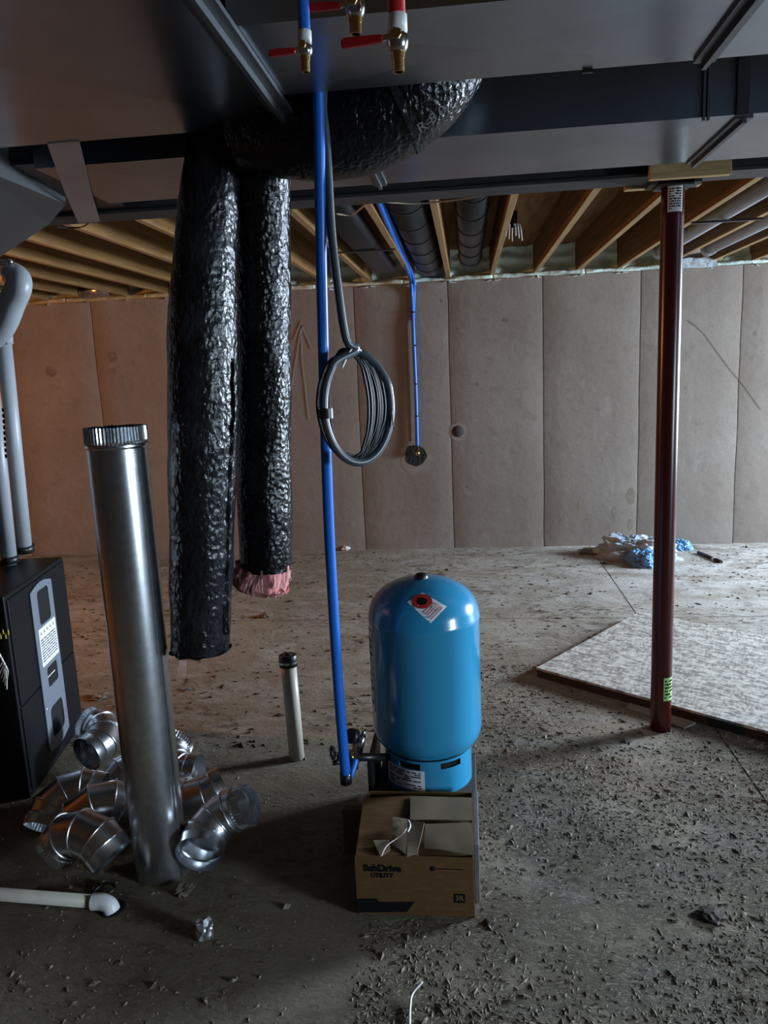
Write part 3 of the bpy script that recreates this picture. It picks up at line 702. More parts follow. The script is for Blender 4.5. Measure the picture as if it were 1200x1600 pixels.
# diamond warning sticker on the dome: bent to the dome
def dome_z(r): return float(np.interp(r, [p[0] for p in prof[:9]], [p[1] for p in prof[:9]]))
def dome_pt(px, py, e=0):
    # march along the view ray to the dome
    d = ray(px, py); o = Vector((0,0,CH)); t = 1.9
    while t < 3.4:
        p = o+d*t; r = math.hypot(p.x-TX, p.y-TY)
        if r < TR and p.z < dome_z(r): break
        t += .002
    n = Vector((p.x-TX, p.y-TY, .12)).normalized(); return p+n*(.0015+e)
C4 = [(660,926),(698,948),(673,974),(636,941)]
def bil(u, v):
    a = [C4[3][k]*(1-u)+C4[0][k]*u for k in (0,1)]; b = [C4[2][k]*(1-u)+C4[1][k]*u for k in (0,1)]
    return [a[k]*(1-v)+b[k]*v for k in (0,1)]
part(MB().grid([[dome_pt(*bil(i/8, j/10)) for i in range(9)] for j in range(11)]), 'warning_sticker', 'paper', tk)
mb = MB(); c = (659.5, 940)
ring = lambda k, e: [dome_pt(c[0]+16*k*math.cos(2*PI*j/28), c[1]+11.5*k*math.sin(2*PI*j/28), e) for j in range(28)]
mb.grid([ring(1.,.0012), ring(.5,.0012), ring(.02,.0012)], True); part(mb, 'sticker_disc', 'ink_red', tk)
mb = MB(); mb.grid([ring(.5,.0022), ring(.3,.0022), ring(.02,.0022)], True); part(mb, 'sticker_mark', 'ink', tk)
mb = MB()
for k in range(5):
    v = .55+.085*k; mb.grid([[dome_pt(*bil(.12+.76*i/6, v), .001) for i in range(7)], [dome_pt(*bil(.12+.76*i/6, v+.045), .001) for i in range(7)]])
M['ink_pink'] = mat('faded_red_print', (.45,.22,.22), .6)
part(mb, 'sticker_print', 'ink_pink', tk)
# blocks beneath the tank
for i, (x0, x1) in enumerate(((-.365,-.19),(-.175,.002))):
    b = MB().box((x0,2.53,0),(x1,2.86,TZ-.002)).build('concrete_block', 'wood_dark', bevel=.004)
    tag(b, 'dark concrete block under the %s half of the blue tank' % ('left' if i == 0 else 'right'), 'block', 'concrete blocks under the blue tank')
tag(MB().box((-.012,2.20,.0),(.006,2.52,.20)).build('foam_strip', 'cblock', bevel=.003), 'narrow grey strip standing along the right side of the cardboard box', 'strip')

# ================================================================= CARDBOARD BOX
BX0, BX1, BY0, BY1, BZ = -.381, -.012, 2.128, 2.50, .205
bx = thing('cardboard_box', ((BX0+BX1)/2, BY0, 0), 'brown cardboard carton with torn open top in front of the blue tank', 'box')
mb = MB(); t = .004
mb.box((BX0,BY0,0),(BX1,BY0+t,BZ)); mb.box((BX0,BY1-t,0),(BX1,BY1,BZ)); mb.box((BX0,BY0+t,0),(BX0+t,BY1-t,BZ)); mb.box((BX1-t,BY0+t,0),(BX1,BY1-t,BZ)); mb.box((BX0+t,BY0+t,0),(BX1-t,BY1-t,t))
part(mb, 'carton', 'card', bx, bevel=.001)
def sheet(pts, name, material='card_in', label=None, th=.0035, sub=6, wob=.003):
    a, b, c, d = [Vector(p) for p in pts]; rows = []
    for j in range(sub+1):
        v = j/sub; row = []
        for i in range(sub+1):
            u = i/sub; p = (a*(1-u)+b*u)*(1-v)+(d*(1-u)+c*u)*v; row.append(p+Vector((0,0,noise.noise(p*14)*wob)))
        rows.append(row)
    o = part(MB().grid(rows), name, material, bx, solid=th)
    if label: o['label'] = label
    return o
def Bz(px, py, z): return at_z(px, py, z)
# left top flap, still closed, its torn edge towards the middle
zt = BZ+.002
sheet([Bz(556,1336,zt),Bz(655,1336,zt),Bz(642,1243,zt),Bz(568,1246,zt)], 'top_flap', 'card', None)
sheet([Bz(640,1336,zt-.006),Bz(741,1337,zt-.006),Bz(739,1246,zt-.006),Bz(638,1243,zt-.006)], 'inner_flap', 'card', None)
sheet([Bz(641,1281,zt+.012),Bz(738,1281,zt+.008),Bz(737,1246,zt+.006),Bz(641,1244,zt+.006)], 'back_flap', 'card_in', 'grey folded back flap of the carton')
sheet([Bz(663,1324,zt+.006),Bz(741,1336,zt+.004),Bz(737,1285,zt+.022),Bz(664,1287,zt+.026)], 'front_flap', 'card_in', 'paler lifted flap on the right of the carton top')
sheet([Bz(636,1338,zt+.004),Bz(652,1332,zt+.006),Bz(663,1285,zt+.030),Bz(637,1280,zt+.022)], 'torn_flap', 'card_in', 'torn upright piece of the carton top', sub=5)
sheet([Bz(613,1320,zt+.004),Bz(637,1337,zt+.004),Bz(637,1280,zt+.022),Bz(614,1276,zt+.030)], 'torn_flap', 'card_in', None, sub=5)
sheet([Bz(594,1337,zt+.003),Bz(610,1328,zt+.006),Bz(608,1312,zt+.010),Bz(583,1312,zt+.016)], 'torn_flap', 'card_in', None, sub=4)
mb = MB()
mb.tube(smooth_path([Bz(596,1338,zt+.008), Bz(604,1322,zt+.012), Bz(620,1310,zt+.012), Bz(632,1300,zt+.03), Bz(640,1284,zt+.032)], 6), .0012, 6)
part(mb, 'tear_string', 'fibre', bx)
part(MB().tube(smooth_path([Bz(638,1282,zt+.03), Bz(641,1290,zt+.034), Bz(637,1300,zt+.026)], 4), [.003]*9, 6), 'tape_scrap', 'white', bx)
F = lambda px, py: Vector((at_y(px, py, BY0-.0006)))
FM = lambda p: frame(p, (1,0,0), (0,0,1))
text_mesh('SubDrive', .0315, FM(F(597,1357)), 'box_lettering', 'ink', bx, bold=.0016)
text_mesh('UTILITY', .020, FM(F(597,1368)), 'box_lettering', 'ink', bx, bold=.0010)
a = F(676,1357.5); b = F(723,1357.5)
part(MB().box((a.x,BY0-.0008,a.z-.0013),(b.x,BY0-.0002,a.z+.0013)), 'arrow_print', 'ink', bx)
part(MB().lathe([(0,.0009),(.0085,.0009),(.0085,0)], (a.x,BY0,a.z), 16, mtx=Matrix.Rotation(R(90),4,'X')), 'arrow_head', 'ink', bx)
a = F(709,1396.5); b = F(727,1411)
part(MB().box((a.x,BY0-.0008,b.z),(b.x,BY0-.0002,a.z)), 'rating_badge', 'ink', bx, bevel=.0)
M['ink_brown'] = mat('unprinted_letters', (.13,.085,.045), .8)
text_mesh('3R', .024, FM((a+b)/2+Vector((0,-.0006,0))), 'badge_lettering', 'ink_brown', bx, bold=.0002)
pg = [F(557,1404),F(588,1404),F(592,1409),F(648,1409),F(636,1425),F(557,1426)]
part(MB().add([p+Vector((0,-.0001,0)) for p in pg], [tuple(range(6))]), 'black_panel', 'ink', bx)
# packing bits left of the carton
s0 = at_z(550,1258,.10); tag(MB().box((s0.x-.012,2.44,.0),(BX0-.001,2.47,.165)).build('cardboard_tab', 'card_in', bevel=.001), 'small cardboard tab standing at the back left corner of the carton', 'cardboard')
mb = MB(); a = at_y(590,1252,2.53); mb.tube([a+Vector((-.05,0,0)), a+Vector((.02,0,0))], .019, 20)
mb = MB().cyl(at_y(566,1250,2.56), at_y(582,1250,2.53), .021, 24); o = mb.build('pipe_stub', 'white_dirty'); tag(o, 'short grey white pipe stub beside the foot of the blue tank', 'pipe')
o = MB().box((-.392,2.56,0),(-.372,2.80,.285)).build('controller_box', 'black', bevel=.003); tag(o, 'black box edge standing left of the blue tank foot', 'box')

# ================================================================= BLUE DROP PIPE, MANIFOLD
bp0 = at_y(497,128,2.17); bp1 = at_y(540,1212,2.44)
bpipe = thing('blue_pipe', (bp1.x, bp1.y, bp1.z), 'long bright blue plastic water pipe hanging from the ceiling ducts to the well fittings', 'pipe', 'blue plastic water pipes')
pth = smooth_path([Vector((bp0.x,bp0.y,2.64)), bp0, at_y(503,450,2.22), at_y(513,800,2.31), at_y(527,1050,2.38), bp1], 8)
part(MB().tube(pth, [interp([0,1],[.0145,.0180],i/(len(pth)-1)) for i in range(len(pth))], 24), 'pipe_run', 'blue_pipe', bpipe)
q1 = at_y(541,1223,2.445)
part(MB().tube([bp1+Vector((0,0,.012)), q1], .0205, 20), 'end_fitting', 'black', bpipe)
q2 = at_y(556,1186,2.50)
part(MB().tube(smooth_path([q1+Vector((.004,0,.012)), at_y(549,1208,2.47), q2], 6), .0125, 18), 'return_pipe', 'blue_pipe', bpipe)
part(MB().tube([at_y(541,1211,2.432), at_y(547,1211,2.432)], .006, 12), 'crimp_ring', 'chrome', bpipe)
mf = thing('well_manifold', at_y(556,1180,2.52), 'dark brass valve and gauge fittings joining the blue pipe to the tank', 'valve')
z0 = at_y(556,1183,2.50)
part(MB().tube([at_y(548,1183,2.52), at_y(606,1183,2.62)], .015, 20), 'black_nipple', 'black', mf)
part(MB().tube([at_y(527,1182,2.52), at_y(556,1182,2.52)], .014, 16), 'tee_run', 'brass', mf)
part(MB().tube([at_y(556,1190,2.52), at_y(556,1160,2.52)], .015, 16), 'tee_branch', 'brass', mf)
hx = at_y(520,1176,2.50)
part(MB().lathe([(0,.006),(.022,.006),(.026,0),(.022,-.006),(0,-.006)], tuple(hx), 20, mtx=Matrix.Rotation(R(80),4,'Y')), 'valve_wheel', 'black', mf)
part(MB().tube([hx, at_y(530,1178,2.51)], .006, 10), 'valve_stem', 'black', mf)
part(MB().tube([at_y(520,1192,2.5), at_y(532,1190,2.51)], .010, 12), 'drain_spout', 'black', mf)
gc = at_y(551,1150,2.49)
part(MB().lathe([(0,.018),(.020,.018),(.026,.014),(.027,-.012),(0,-.012)], tuple(gc), 28, mtx=Matrix.Rotation(R(62),4,'X') @ Matrix.Rotation(R(-25),4,'Y')), 'gauge', 'black', mf)
vb = at_y(562,1160,2.50)
part(MB().tube([at_y(560,1176,2.52), at_y(566,1150,2.51)], [.015,.013], 16), 'valve_body', 'chrome', mf)
part(MB().tube([at_y(566,1153,2.51), at_y(569,1140,2.51)], .008, 12), 'relief_valve', 'chrome', mf)
part(MB().tube(smooth_path([at_y(566,1140,2.51), at_y(571,1135,2.52), at_y(582,1134,2.58)], 5), .003, 8), 'gauge_tube', 'brass', mf)
part(MB().box(tuple(at_y(538,1196,2.5)-Vector((.0,.0,.004))), tuple(at_y(552,1170,2.53))), 'union_nut', 'brass', mf, bevel=.004)
part(MB().tube([at_y(553,1200,2.5), at_y(554,1188,2.5)], .015, 16), 'hose_clamp', 'chrome', mf)

# ================================================================= CONDUIT COIL
YC = 2.235
cc = thing('conduit_coil', (-.31, YC, 1.41), 'grey flexible conduit dropping from the ceiling into a hanging coil of black wires', 'cable')
cen = Vector((-.312, YC+.01, 1.583)); psi = R(56)
def loop(t, rx, rz, ox=0, oz=0, oy=0): return cen+Vector((ox+rx*math.cos(t), oy+rx*math.tan(psi)*math.cos(t)*.55, oz+rz*math.sin(t)))
top = [Vector((at_y(504,100,2.2).x, 2.2, 2.63)), at_y(505,150,2.2), at_y(512,260,2.2), at_y(518,360,2.2), at_y(527,440,2.2), at_y(541,530,2.21)]
loopA = [loop(t, .090, .160, -.0, -.003, -.012) for t in np.linspace(R(72), R(385), 26)]
part(MB().tube(smooth_path(top+[loop(R(88), .070, .162, 0,0,-.012)]+[loop(t, .088, .162, -.002, -.003, -.014) for t in np.linspace(R(125), R(385), 20)]+[loop(R(408), .078, .155, -.002, 0, 0), loop(R(432), .066, .156, -.004, 0, .012), loop(R(450), .05, .158, -.01, 0, .02)], 5), .0122, 16), 'conduit', 'cable', cc)
rr_ = random.Random(12)
for k in range(11):
    rx = .052+.0042*k+rr_.uniform(-.003,.003); rz = .158+rr_.uniform(-.012,.006); ox = -.032+.0012*k; 
    pts = [loop(t, rx, rz, ox, rr_.uniform(-.004,.006), .002*k+.004) for t in np.linspace(R(70), R(430), 26)]
    part(MB().tube(smooth_path(pts, 3), .0042, 8), 'wire', 'wire', cc)
part(MB().tube(smooth_path([loop(R(80),.06,.16,0,0,0), loop(R(100),.05,.168,0,.0,-.02), loop(R(135),.055,.155,0,.0,-.02)],5), .003, 8), 'tie_wire', 'whitewire', cc)
tp = loop(R(184), .088, .162, -.002, -.003, -.014)
part(MB().tube([tp+Vector((.004,0,-.014)), tp+Vector((.004,0,.014))], .022, 20, cap=False), 'tape_band', 'black', cc, solid=.001)
tq = Vector((at_y(509,635,2.265).x, 2.262, tp.z))
part(MB().tube([tq+Vector((0,0,-.013)), tq+Vector((0,0,.013))], .0185, 20, cap=False), 'tape_band', 'black', cc, solid=.001)
mb = MB(); mb.hexa([tq+Vector((-.012,-.014,-.012)), tp+Vector((-.01,-.016,-.012)), tp+Vector((0,.018,-.012)), tq+Vector((.006,.014,-.012)), tq+Vector((-.012,-.014,.012)), tp+Vector((-.01,-.016,.012)), tp+Vector((0,.018,.012)), tq+Vector((.006,.014,.012))])
part(mb, 'tape_web', 'black', cc)
part(MB().tube(smooth_path([loop(R(-10),.05,.1,.04,0,0), loop(R(-20),.05,.12,.045,-.01,0), loop(R(-30),.05,.13,.05,-.005,0)], 4), .002, 6), 'wire_end', 'wire', cc)

# ================================================================= VALVES OVERHEAD
def ball_valve(name, label, px, ytop, pc0, pc1, pv0, pend, hpts, yv, prad, pipe_m, collar_m, r_end):
    """pipe comes down from above the frame; collar pc0..pc1, body pv0.., spout down to pend; handle to the left"""
    g = thing(name, at_y(px, pend, yv), label, 'valve', 'ball valves hanging on plastic pipes at the top')
    x = lambda py: at_y(px+(py-60)*.03, py, yv)
    part(MB().tube([Vector((x(0).x,yv,2.62)), x(pc0)], prad, 24), 'supply_pipe', pipe_m, g)
    part(MB().tube([x(pc0-2), x(pc0), x(pc1), x(pc1+1)], [prad*.9,prad*1.16,prad*1.16,prad*.9], 28), 'crimp_sleeve', collar_m, g)
    b0, b1 = x(pc1), x(pv0); h = b1-b0
    part(MB().tube([b0, b0+h*.12, b0+h*.25, b0+h*.5, b0+h*.8, b1], [prad*.95,prad*1.1,prad*1.22,prad*1.28,prad*1.15,prad*.9], 12, smooth=True), 'valve_body', 'chrome', g)
    part(MB().tube([b1, b1+(x(pend)-b1)*.3, b1+(x(pend)-b1)*.32, x(pend)], [r_end,r_end,r_end*.88,r_end*.9], 20, cap=False), 'brass_spout', 'brass', g, solid=.002)
    mid = b0+h*.45
    part(MB().cyl(mid+Vector((0,-prad*.9,0)), mid+Vector((0,-prad*2.1,0)), prad*.42, 14), 'stem', 'chrome', g)
    nut = mid+Vector((0,-prad*2.0,0)); part(MB().cyl(nut, nut+Vector((0,-prad*.35,0)), prad*.62, 6), 'stem_nut', 'brass', g)
    yh = yv-prad*1.9; H = [at_y(a_, b_, yh) for a_, b_ in hpts]  # grip end, grip start, at nut
    d = (H[1]-H[0]); up = Vector((0,0,1)); hh = prad*.52
    pts = [H[0], H[0]+d*.06, H[0]+d*.5, H[1]]
    mb = MB(); rows = []
    for i, p in enumerate(pts):
        k = (.6,1.05,.95,.75)[i]; rows.append([p+Vector((0,-.0035,-hh*k)), p+Vector((0,.0035,-hh*k)), p+Vector((0,.0035,hh*k)), p+Vector((0,-.0035,hh*k))])
    mb.grid(rows, True, False, True, True); part(mb, 'handle_grip', 'red_handle', g, bevel=.0015)
    e_ = nut+Vector((0,0,0)); dd = e_-H[1]; 
    rows = [[p+Vector((0,-.0015,-hh*k)), p+Vector((0,.0015,-hh*k)), p+Vector((0,.0015,hh*k)), p+Vector((0,-.0015,hh*k))] for p, k in ((H[1],.6),(H[1]+dd*.5,.5),(e_,.75),(e_+dd.normalized()*prad*.6,.6))]
    part(MB().grid(rows, True, False, True, True), 'handle_lever', 'chrome', g)
    return g
ball_valve('ball_valve', 'right ball valve on a red pipe with white sleeve and long red handle', 621, 0, 24, 50, 82, 113, ((533,69),(598,60)), 1.07, .0112, 'red_pipe', 'white', .0088)
ball_valve('ball_valve', 'left, smaller ball valve on a blue pipe with white sleeve and red handle', 476, 0, 49, 68, 88, 113, ((420,84),(462,79)), 1.07, .0078, 'blue_pipe', 'white', .0062)
ball_valve('ball_valve', 'middle ball valve cut by the top edge, silver body and red handle', 556, 0, -20, -2, 28, 54, ((472,12),(532,9)), 1.10, .0105, 'red_pipe', 'white', .0088)

# ================================================================= FURNACE
# near corner and far corner of the door side
FN = Vector((-1.835, 2.74, 0)); FF = Vector((-1.955, 3.416, 0)); FH = .868
fu = thing('furnace', (FN.x, FN.y, 0), 'black furnace cabinet with tall grey window plate at the left edge', 'furnace')
d = (FF-FN); dn = d.normalized(); nrm = Vector((dn.y, -dn.x, 0))   # outward (towards +x)
L_ = d.length; Wd = .62
def FP(u, z, e=0.): return FN+dn*(u*L_)+nrm*e+Vector((0,0,z))
mb = MB(); back = -nrm*Wd
mb.hexa([FP(0,.0), FP(1,.0), FP(1,.0)+back, FP(0,.0)+back, FP(0,FH-.0), FP(1,FH), FP(1,FH)+back, FP(0,FH)+back])
part(mb, 'cabinet', 'furnace', fu, bevel=.006)
def fbox(u0, u1, z0, z1, e0, e1, name, m_, **k):
    mb = MB().hexa([FP(u0,z0,e0),FP(u1,z0,e0),FP(u1,z0,e1),FP(u0,z0,e1),FP(u0,z1,e0),FP(u1,z1,e0),FP(u1,z1,e1),FP(u0,z1,e1)]); return part(mb, name, m_, fu, **k)
fbox(.03,.985,.40,FH-.02,.0,.006,'upper_door','furnace',bevel=.003); fbox(.03,.985,.03,.392,.0,.006,'lower_door','furnace',bevel=.003)
# invert image points on the door plane -> (u, z)
def fuv(px, py):
    o = Vector((0,0,CH)); dr = ray(px, py); t = (FN-o).dot(nrm)/dr.dot(nrm); p = o+dr*t
    return (p-FN).dot(dn)/L_, p.z
def plate_poly(pts, e, name, m_, holes=(), th=.004):
    """flat plate with window cut-outs, by bmesh bridge triangulation"""
    bm = bmesh.new(); loops = []
    for lp in (pts,)+tuple(holes):
        vs = [bm.verts.new(FP(u, z, e)) for u, z in lp]; ed = [bm.edges.new((vs[i], vs[(i+1)%len(vs)])) for i in range(len(vs))]; loops += ed
    bmesh.ops.triangle_fill(bm, use_beauty=True, use_dissolve=True, edges=loops)
    mb = MB(); bm.verts.index_update(); mb.add([v.co.copy() for v in bm.verts], [tuple(v.index for v in f.verts) for f in bm.faces]); bm.free()
    return part(mb, name, m_, fu, solid=th)
def rrect(u0, u1, z0, z1, r, n=5):
    out = []
    ru = r/L_
    for cx_, cz_, a0 in ((u1-ru,z1-r,0),(u0+ru,z1-r,90),(u0+ru,z0+r,180),(u1-ru,z0+r,270)):
        for k in range(n+1): q = R(a0+90*k/n); out.append((cx_+ru*math.cos(q), cz_+r*math.sin(q)))
    return out

ua, za = fuv(43,925); ub, zb_ = fuv(76,907); uc, zc_ = fuv(73,1168); ud, zd = fuv(105,1142)
U0, U1 = (ua+uc)/2, (ub+ud)/2; Z1 = (za+zb_)/2+.0; Z0 = (zc_+zd)/2
n_ = 10; outer = []
bow = .022
for k in range(n_+1): u = U0+(U1-U0)*k/n_; outer.append((u, Z0-bow*math.sin(PI*k/n_)))
for k in range(n_+1): u = U1-(U1-U0)*k/n_; outer.append((u, Z1+bow*math.sin(PI*k/n_)))
wu = U1-U0
h1 = rrect(U0+wu*.27,U1-wu*.20,Z1-.165,Z1-.012,.02); h2 = rrect(U0+wu*.30,U1-wu*.22,Z1-.455,Z1-.365,.015); h3 = rrect(U0+wu*.22,U1-wu*.18,Z0+.035,Z0+.175,.03)
plate_poly(outer, .012, 'window_plate', 'plate', (h1,h2,h3))
for h in (h1,h2,h3):
    us = [p[0] for p in h]; zs_ = [p[1] for p in h]; fbox(min(us)-.01,max(us)+.01,min(zs_)-.006,max(zs_)+.006,.0061,.0072,'inspection_window','void')
def fmat(u, z, e): return frame(FP(u,z,e), dn, (0,0,1))
su = U0+wu*.50
def sbox(u0,u1,z0,z1,e,name,m_): return fbox(u0,u1,z0,z1,.0125,e,name,m_)
o = sbox(U0+wu*.14,U1-wu*.06,Z1-.345,Z1-.175,.0132,'door_sticker','paper'); o['label'] = 'white printed warning sticker between the windows'
mb = MB(); print_rows(mb, fmat((U0+wu*.14+U1-wu*.06)/2, Z1-.275, .0134), wu*L_*.80, .12, 9, .05, .4, 5); part(mb, 'sticker_print', 'ink', fu)
mb = MB()
for k in range(5):
    uu = U0+wu*(.20+.15*k); zc2 = Z1-.195; mb.add([FP(uu,zc2-.008,.0138),FP(uu+.022,zc2-.008,.0138),FP(uu+.011,zc2+.009,.0138)], [(0,1,2)])
part(mb, 'hazard_marks', 'ink_brown', fu)
fbox(U0+wu*.34,U1-wu*.3,Z1-.412,Z1-.408,.0073,.0078,'name_strip','paper')
for uu, z_ in ((U0+wu*.10,Z0+.19),(U1-wu*.08,Z0+.19),(U0+wu*.10,Z0+.01),(U1-wu*.08,Z0+.04),(U1-wu*.12,Z1-.01)):
    c_ = FP(uu,z_,.012); MB().lathe([(0,.002),(.003,.0018),(.004,0)], (0,0,0), 10).build('plate_screw', 'chrome', fu).matrix_local = Matrix.Translation(-fu.location) @ frame(c_, dn, (0,0,1))
# wiring at the left
mb = MB()
cwx = at_y(4,1005,2.70)
for k in range(6):
    a = at_y(-6+3*k, 1010+6*k, 2.70); mb.tube(smooth_path([a, a+Vector((.012,-.01,-.02)), a+Vector((.016-.004*k,0,-.06)), a+Vector((-.01,0,-.10))], 5), .0026, 6)
wb2 = part(mb, 'control_wires', 'whitewire', fu)
mb = MB()
for k in range(4):
    a = at_y(1+4*k, 998-6*(k%2), 2.69); mb.cyl(a, a+Vector((.001,0,.022)), .004, 8, r2=.002)
part(mb, 'wire_nuts', 'yellow', fu)

# vent pipes standing on it
def vent(name, label, base, top, extra=None, r=.035):
    g = thing(name, base, label, 'pipe', 'white plastic vent pipes over the furnace')
    part(MB().tube([base, top], r, 32), 'pipe_run', 'pvc', g)
    return g
b1 = at_z(38,862,FH+.004); b2 = at_z(14,880,FH+.004)
t1p = at_y(3,520,b1.y-.1); 
vp = vent('vent_pipe', 'white vent pipe on the furnace top, right one, ending in strapped elbow', b1, t1p, r=.038)
d_ = (t1p-b1).normalized()
for z_, nm in ((0,'base_coupling'),): part(MB().tube([b1, b1+d_*.035], .048, 28), nm, 'black', vp)
part(MB().tube([t1p-d_*.05, t1p+d_*.01], .044, 28), 'hub', 'pvc', vp)
e0 = t1p+Vector((0,0,.05)); E1 = at_y(-12,520,b1.y-.22); E2 = at_y(40,440,b1.y-.32)
vq = at_y(11,528,b1.y-.13)
part(MB().cyl(vq+Vector((-.01,-.03,0)), vq+Vector((.035,-.035,0)), .006, 10), 'clamp_screw', 'chrome', vp)
part(MB().tube([vq+Vector((-.01,-.01,-.03)), vq+Vector((-.012,-.01,.05))], .012, 12), 'clamp_band', 'chrome', vp)
vp2 = vent('vent_pipe', 'white vent pipe on the furnace top, left one, cut by the photo edge', b2, at_y(-16,600,b2.y-.1), r=.037)
part(MB().tube([b2, b2+Vector((0,0,.035))], .046, 28), 'base_coupling', 'black', vp2)
lp = at_y(5,680,b2.y-.08-.04)
mb = MB(); 
for k in range(9): p = at_y(4+k*.6, 640+k*9, b2.y-.145); mb.box((p.x-.004,p.y,p.z-.010),(p.x+.006,p.y+.001,p.z+.006))
part(mb, 'pipe_print', 'ink', vp2)
YV = b1.y-.36
vp3 = thing('vent_elbow', at_y(10,520,YV), 'fat light grey vent pipe bend at the left edge below the joists', 'pipe')
pth = smooth_path([at_y(-70,560,YV), at_y(-5,520,YV), at_y(20,470,YV), at_y(29,446,YV), at_y(24,432,YV+.04), at_y(0,426,YV+.12), at_y(-60,430,YV+.16)], 8)
part(MB().tube(pth, .053, 36), 'bend', 'pvc', vp3)
a = at_y(-5,520,YV); b = at_y(22,462,YV)
part(MB().tube([b+(b-a).normalized()*.0, b+(b-a).normalized()*.004], .0555, 36), 'hub_edge', 'pvc', vp3)
sp_ = at_y(12,410,YV-.01); part(MB().tube([at_y(-20,414,YV), at_y(14,409,YV)], .010, 12), 'hanger_bolt', 'chrome', vp3)
part(MB().lathe([(0,.012),(.014,.008),(.014,-.008),(0,-.012)], tuple(at_y(15,409,YV)), 12), 'bolt_head', 'chrome', vp3)

# ================================================================= FLOOR THINGS
# standpipe
s0 = Vector((-.790, 3.105, 0)); s1 = Vector((-.806, 3.13, .475))
sp = thing('standpipe', s0, 'short white plastic standpipe with black cap rising from the floor', 'pipe')
part(MB().tube([s0, s1], .034, 32), 'pipe_run', 'white_dirty', sp)
dd = (s1-s0).normalized(); part(MB().tube([s1-dd*.052, s1-dd*.050, s1-dd*.002, s1+dd*.002], [.036,.0405,.0405,.037], 32), 'rubber_cap', 'black', sp)
part(MB().tube([s1-dd*.036, s1-dd*.026], .0415, 32, cap=False), 'band_clamp', 'chrome', sp)
part(MB().lathe([(.0,.006),(.018,.006),(.02,.002)], tuple(s1), 20), 'cap_boss', 'black', sp)
# condensate line
c1 = at_z(150,1409,.028); c0 = c1+Vector((-1.05,.06,0))
dl = thing('drain_line', (c1.x, c1.y, 0), 'white plastic drain pipe on the floor at lower left, bent down into a hole', 'pipe')
part(MB().tube([c0, c1], .0205, 24), 'pipe_run', 'white_dirty', dl)
part(MB().tube(smooth_path([c1+Vector((-.012,0,0)), c1+Vector((.02,0,0)), c1+Vector((.046,-.004,-.008)), c1+Vector((.054,-.006,-.026))], 8), .0265, 24), 'elbow_fitting', 'white', dl)
hp = at_z(176,1419,.001)
tag(MB().lathe([(0,.0015),(.030,.0015),(.034,.004),(.040,.0035),(.044,0)], (hp.x,hp.y,0), 32).build('drain_hole', ['void']), 'round dark hole with a rim in the slab at the drain pipe elbow', 'hole')
rg = at_z(163,1391,.006); mb = MB()
ringp = [Vector((rg.x+.034*math.cos(q)*(1+.1*math.sin(2*q)), rg.y+.024*math.sin(q), .008+.006*math.sin(q*1+.6))) for q in np.linspace(0, 2*PI, 40)]
mb.tube(ringp, .005, 8); mb.tube([ringp[18]+Vector((-.006,.0,0)), ringp[20]+Vector((-.016,.01,.004))], .008, 8)
tag(mb.build('hose_clamp', 'black'), 'small black clamp ring lying above the white drain pipe elbow', 'clamp')
def crumple(name, c, size, material, label, cat, seed, squash=.7, group=None, sub=4):
    bm = bmesh.new(); bmesh.ops.create_icosphere(bm, subdivisions=sub, radius=1)
    for v in bm.verts:
        n = v.co.normalized(); k = 1+.45*noise.fractal(n*1.6+Vector((seed,0,0)), 1, 2, 3)-.35*abs(noise.noise(n*4+Vector((0,seed,0))))
        v.co = Vector((n.x*size*k, n.y*size*k, max(-.0, (n.z*squash*k+squash*.72)*size)))
    mb = MB(); bm.verts.index_update(); mb.add([v.co+Vector(c) for v in bm.verts], [tuple(v.index for v in f.verts) for f in bm.faces]); bm.free()
    return tag(mb.build(name, material), label, cat, group)
f0 = at_z(320,1462,0); crumple('foil_ball', f0, .032, 'foil', 'crumpled silver foil ball on the dark floor at lower left', 'foil', 3., 1.0, sub=3)
f0 = at_z(286,1392,0); crumple('mud_lump', f0, .035, 'clod', 'lump of mud against the foot of the tall galvanised pipe', 'mud', 5., .35, sub=3)
f0 = at_z(1110,1433,0); crumple('mud_lump', f0, .040, 'board_edge', 'dark flat mud lump on the floor at lower right', 'mud', 8., .25, sub=3)
f0 = at_z(763,1441,0); crumple('mud_lump', f0, .014, 'board_edge', 'tiny dark mud lump just right of the carton foot', 'mud', 9., .5, sub=2)
f0 = at_z(540,856,0); crumple('paper_scrap', at_z(540,860,0), .045, 'white', 'small white paper scrap at the foot of the back wall, behind the blue pipe', 'paper', 2., .6, sub=2)
crumple('fibre_scrap', at_z(415,964,0), .045, 'card_in', 'small tan scrap on the floor below the shorter flexible duct', 'scrap', 4., .4, sub=3)
crumple('mud_lump', at_z(155,1089,0), .06, 'clod', 'flat pale lump on the floor between furnace and standing pipe', 'mud', 14., .15, sub=3)
# white wire at the bottom
q = [at_z(641,1640,.006), at_z(640,1600,.006), at_z(641,1570,.010), at_z(645,1552,.016), at_z(660,1534,.03)]
tag(MB().tube(smooth_path(q, 6), .0032, 8).build('wire_offcut', 'whitewire'), 'white wire offcut with a bent tip on the floor at the bottom edge', 'wire')
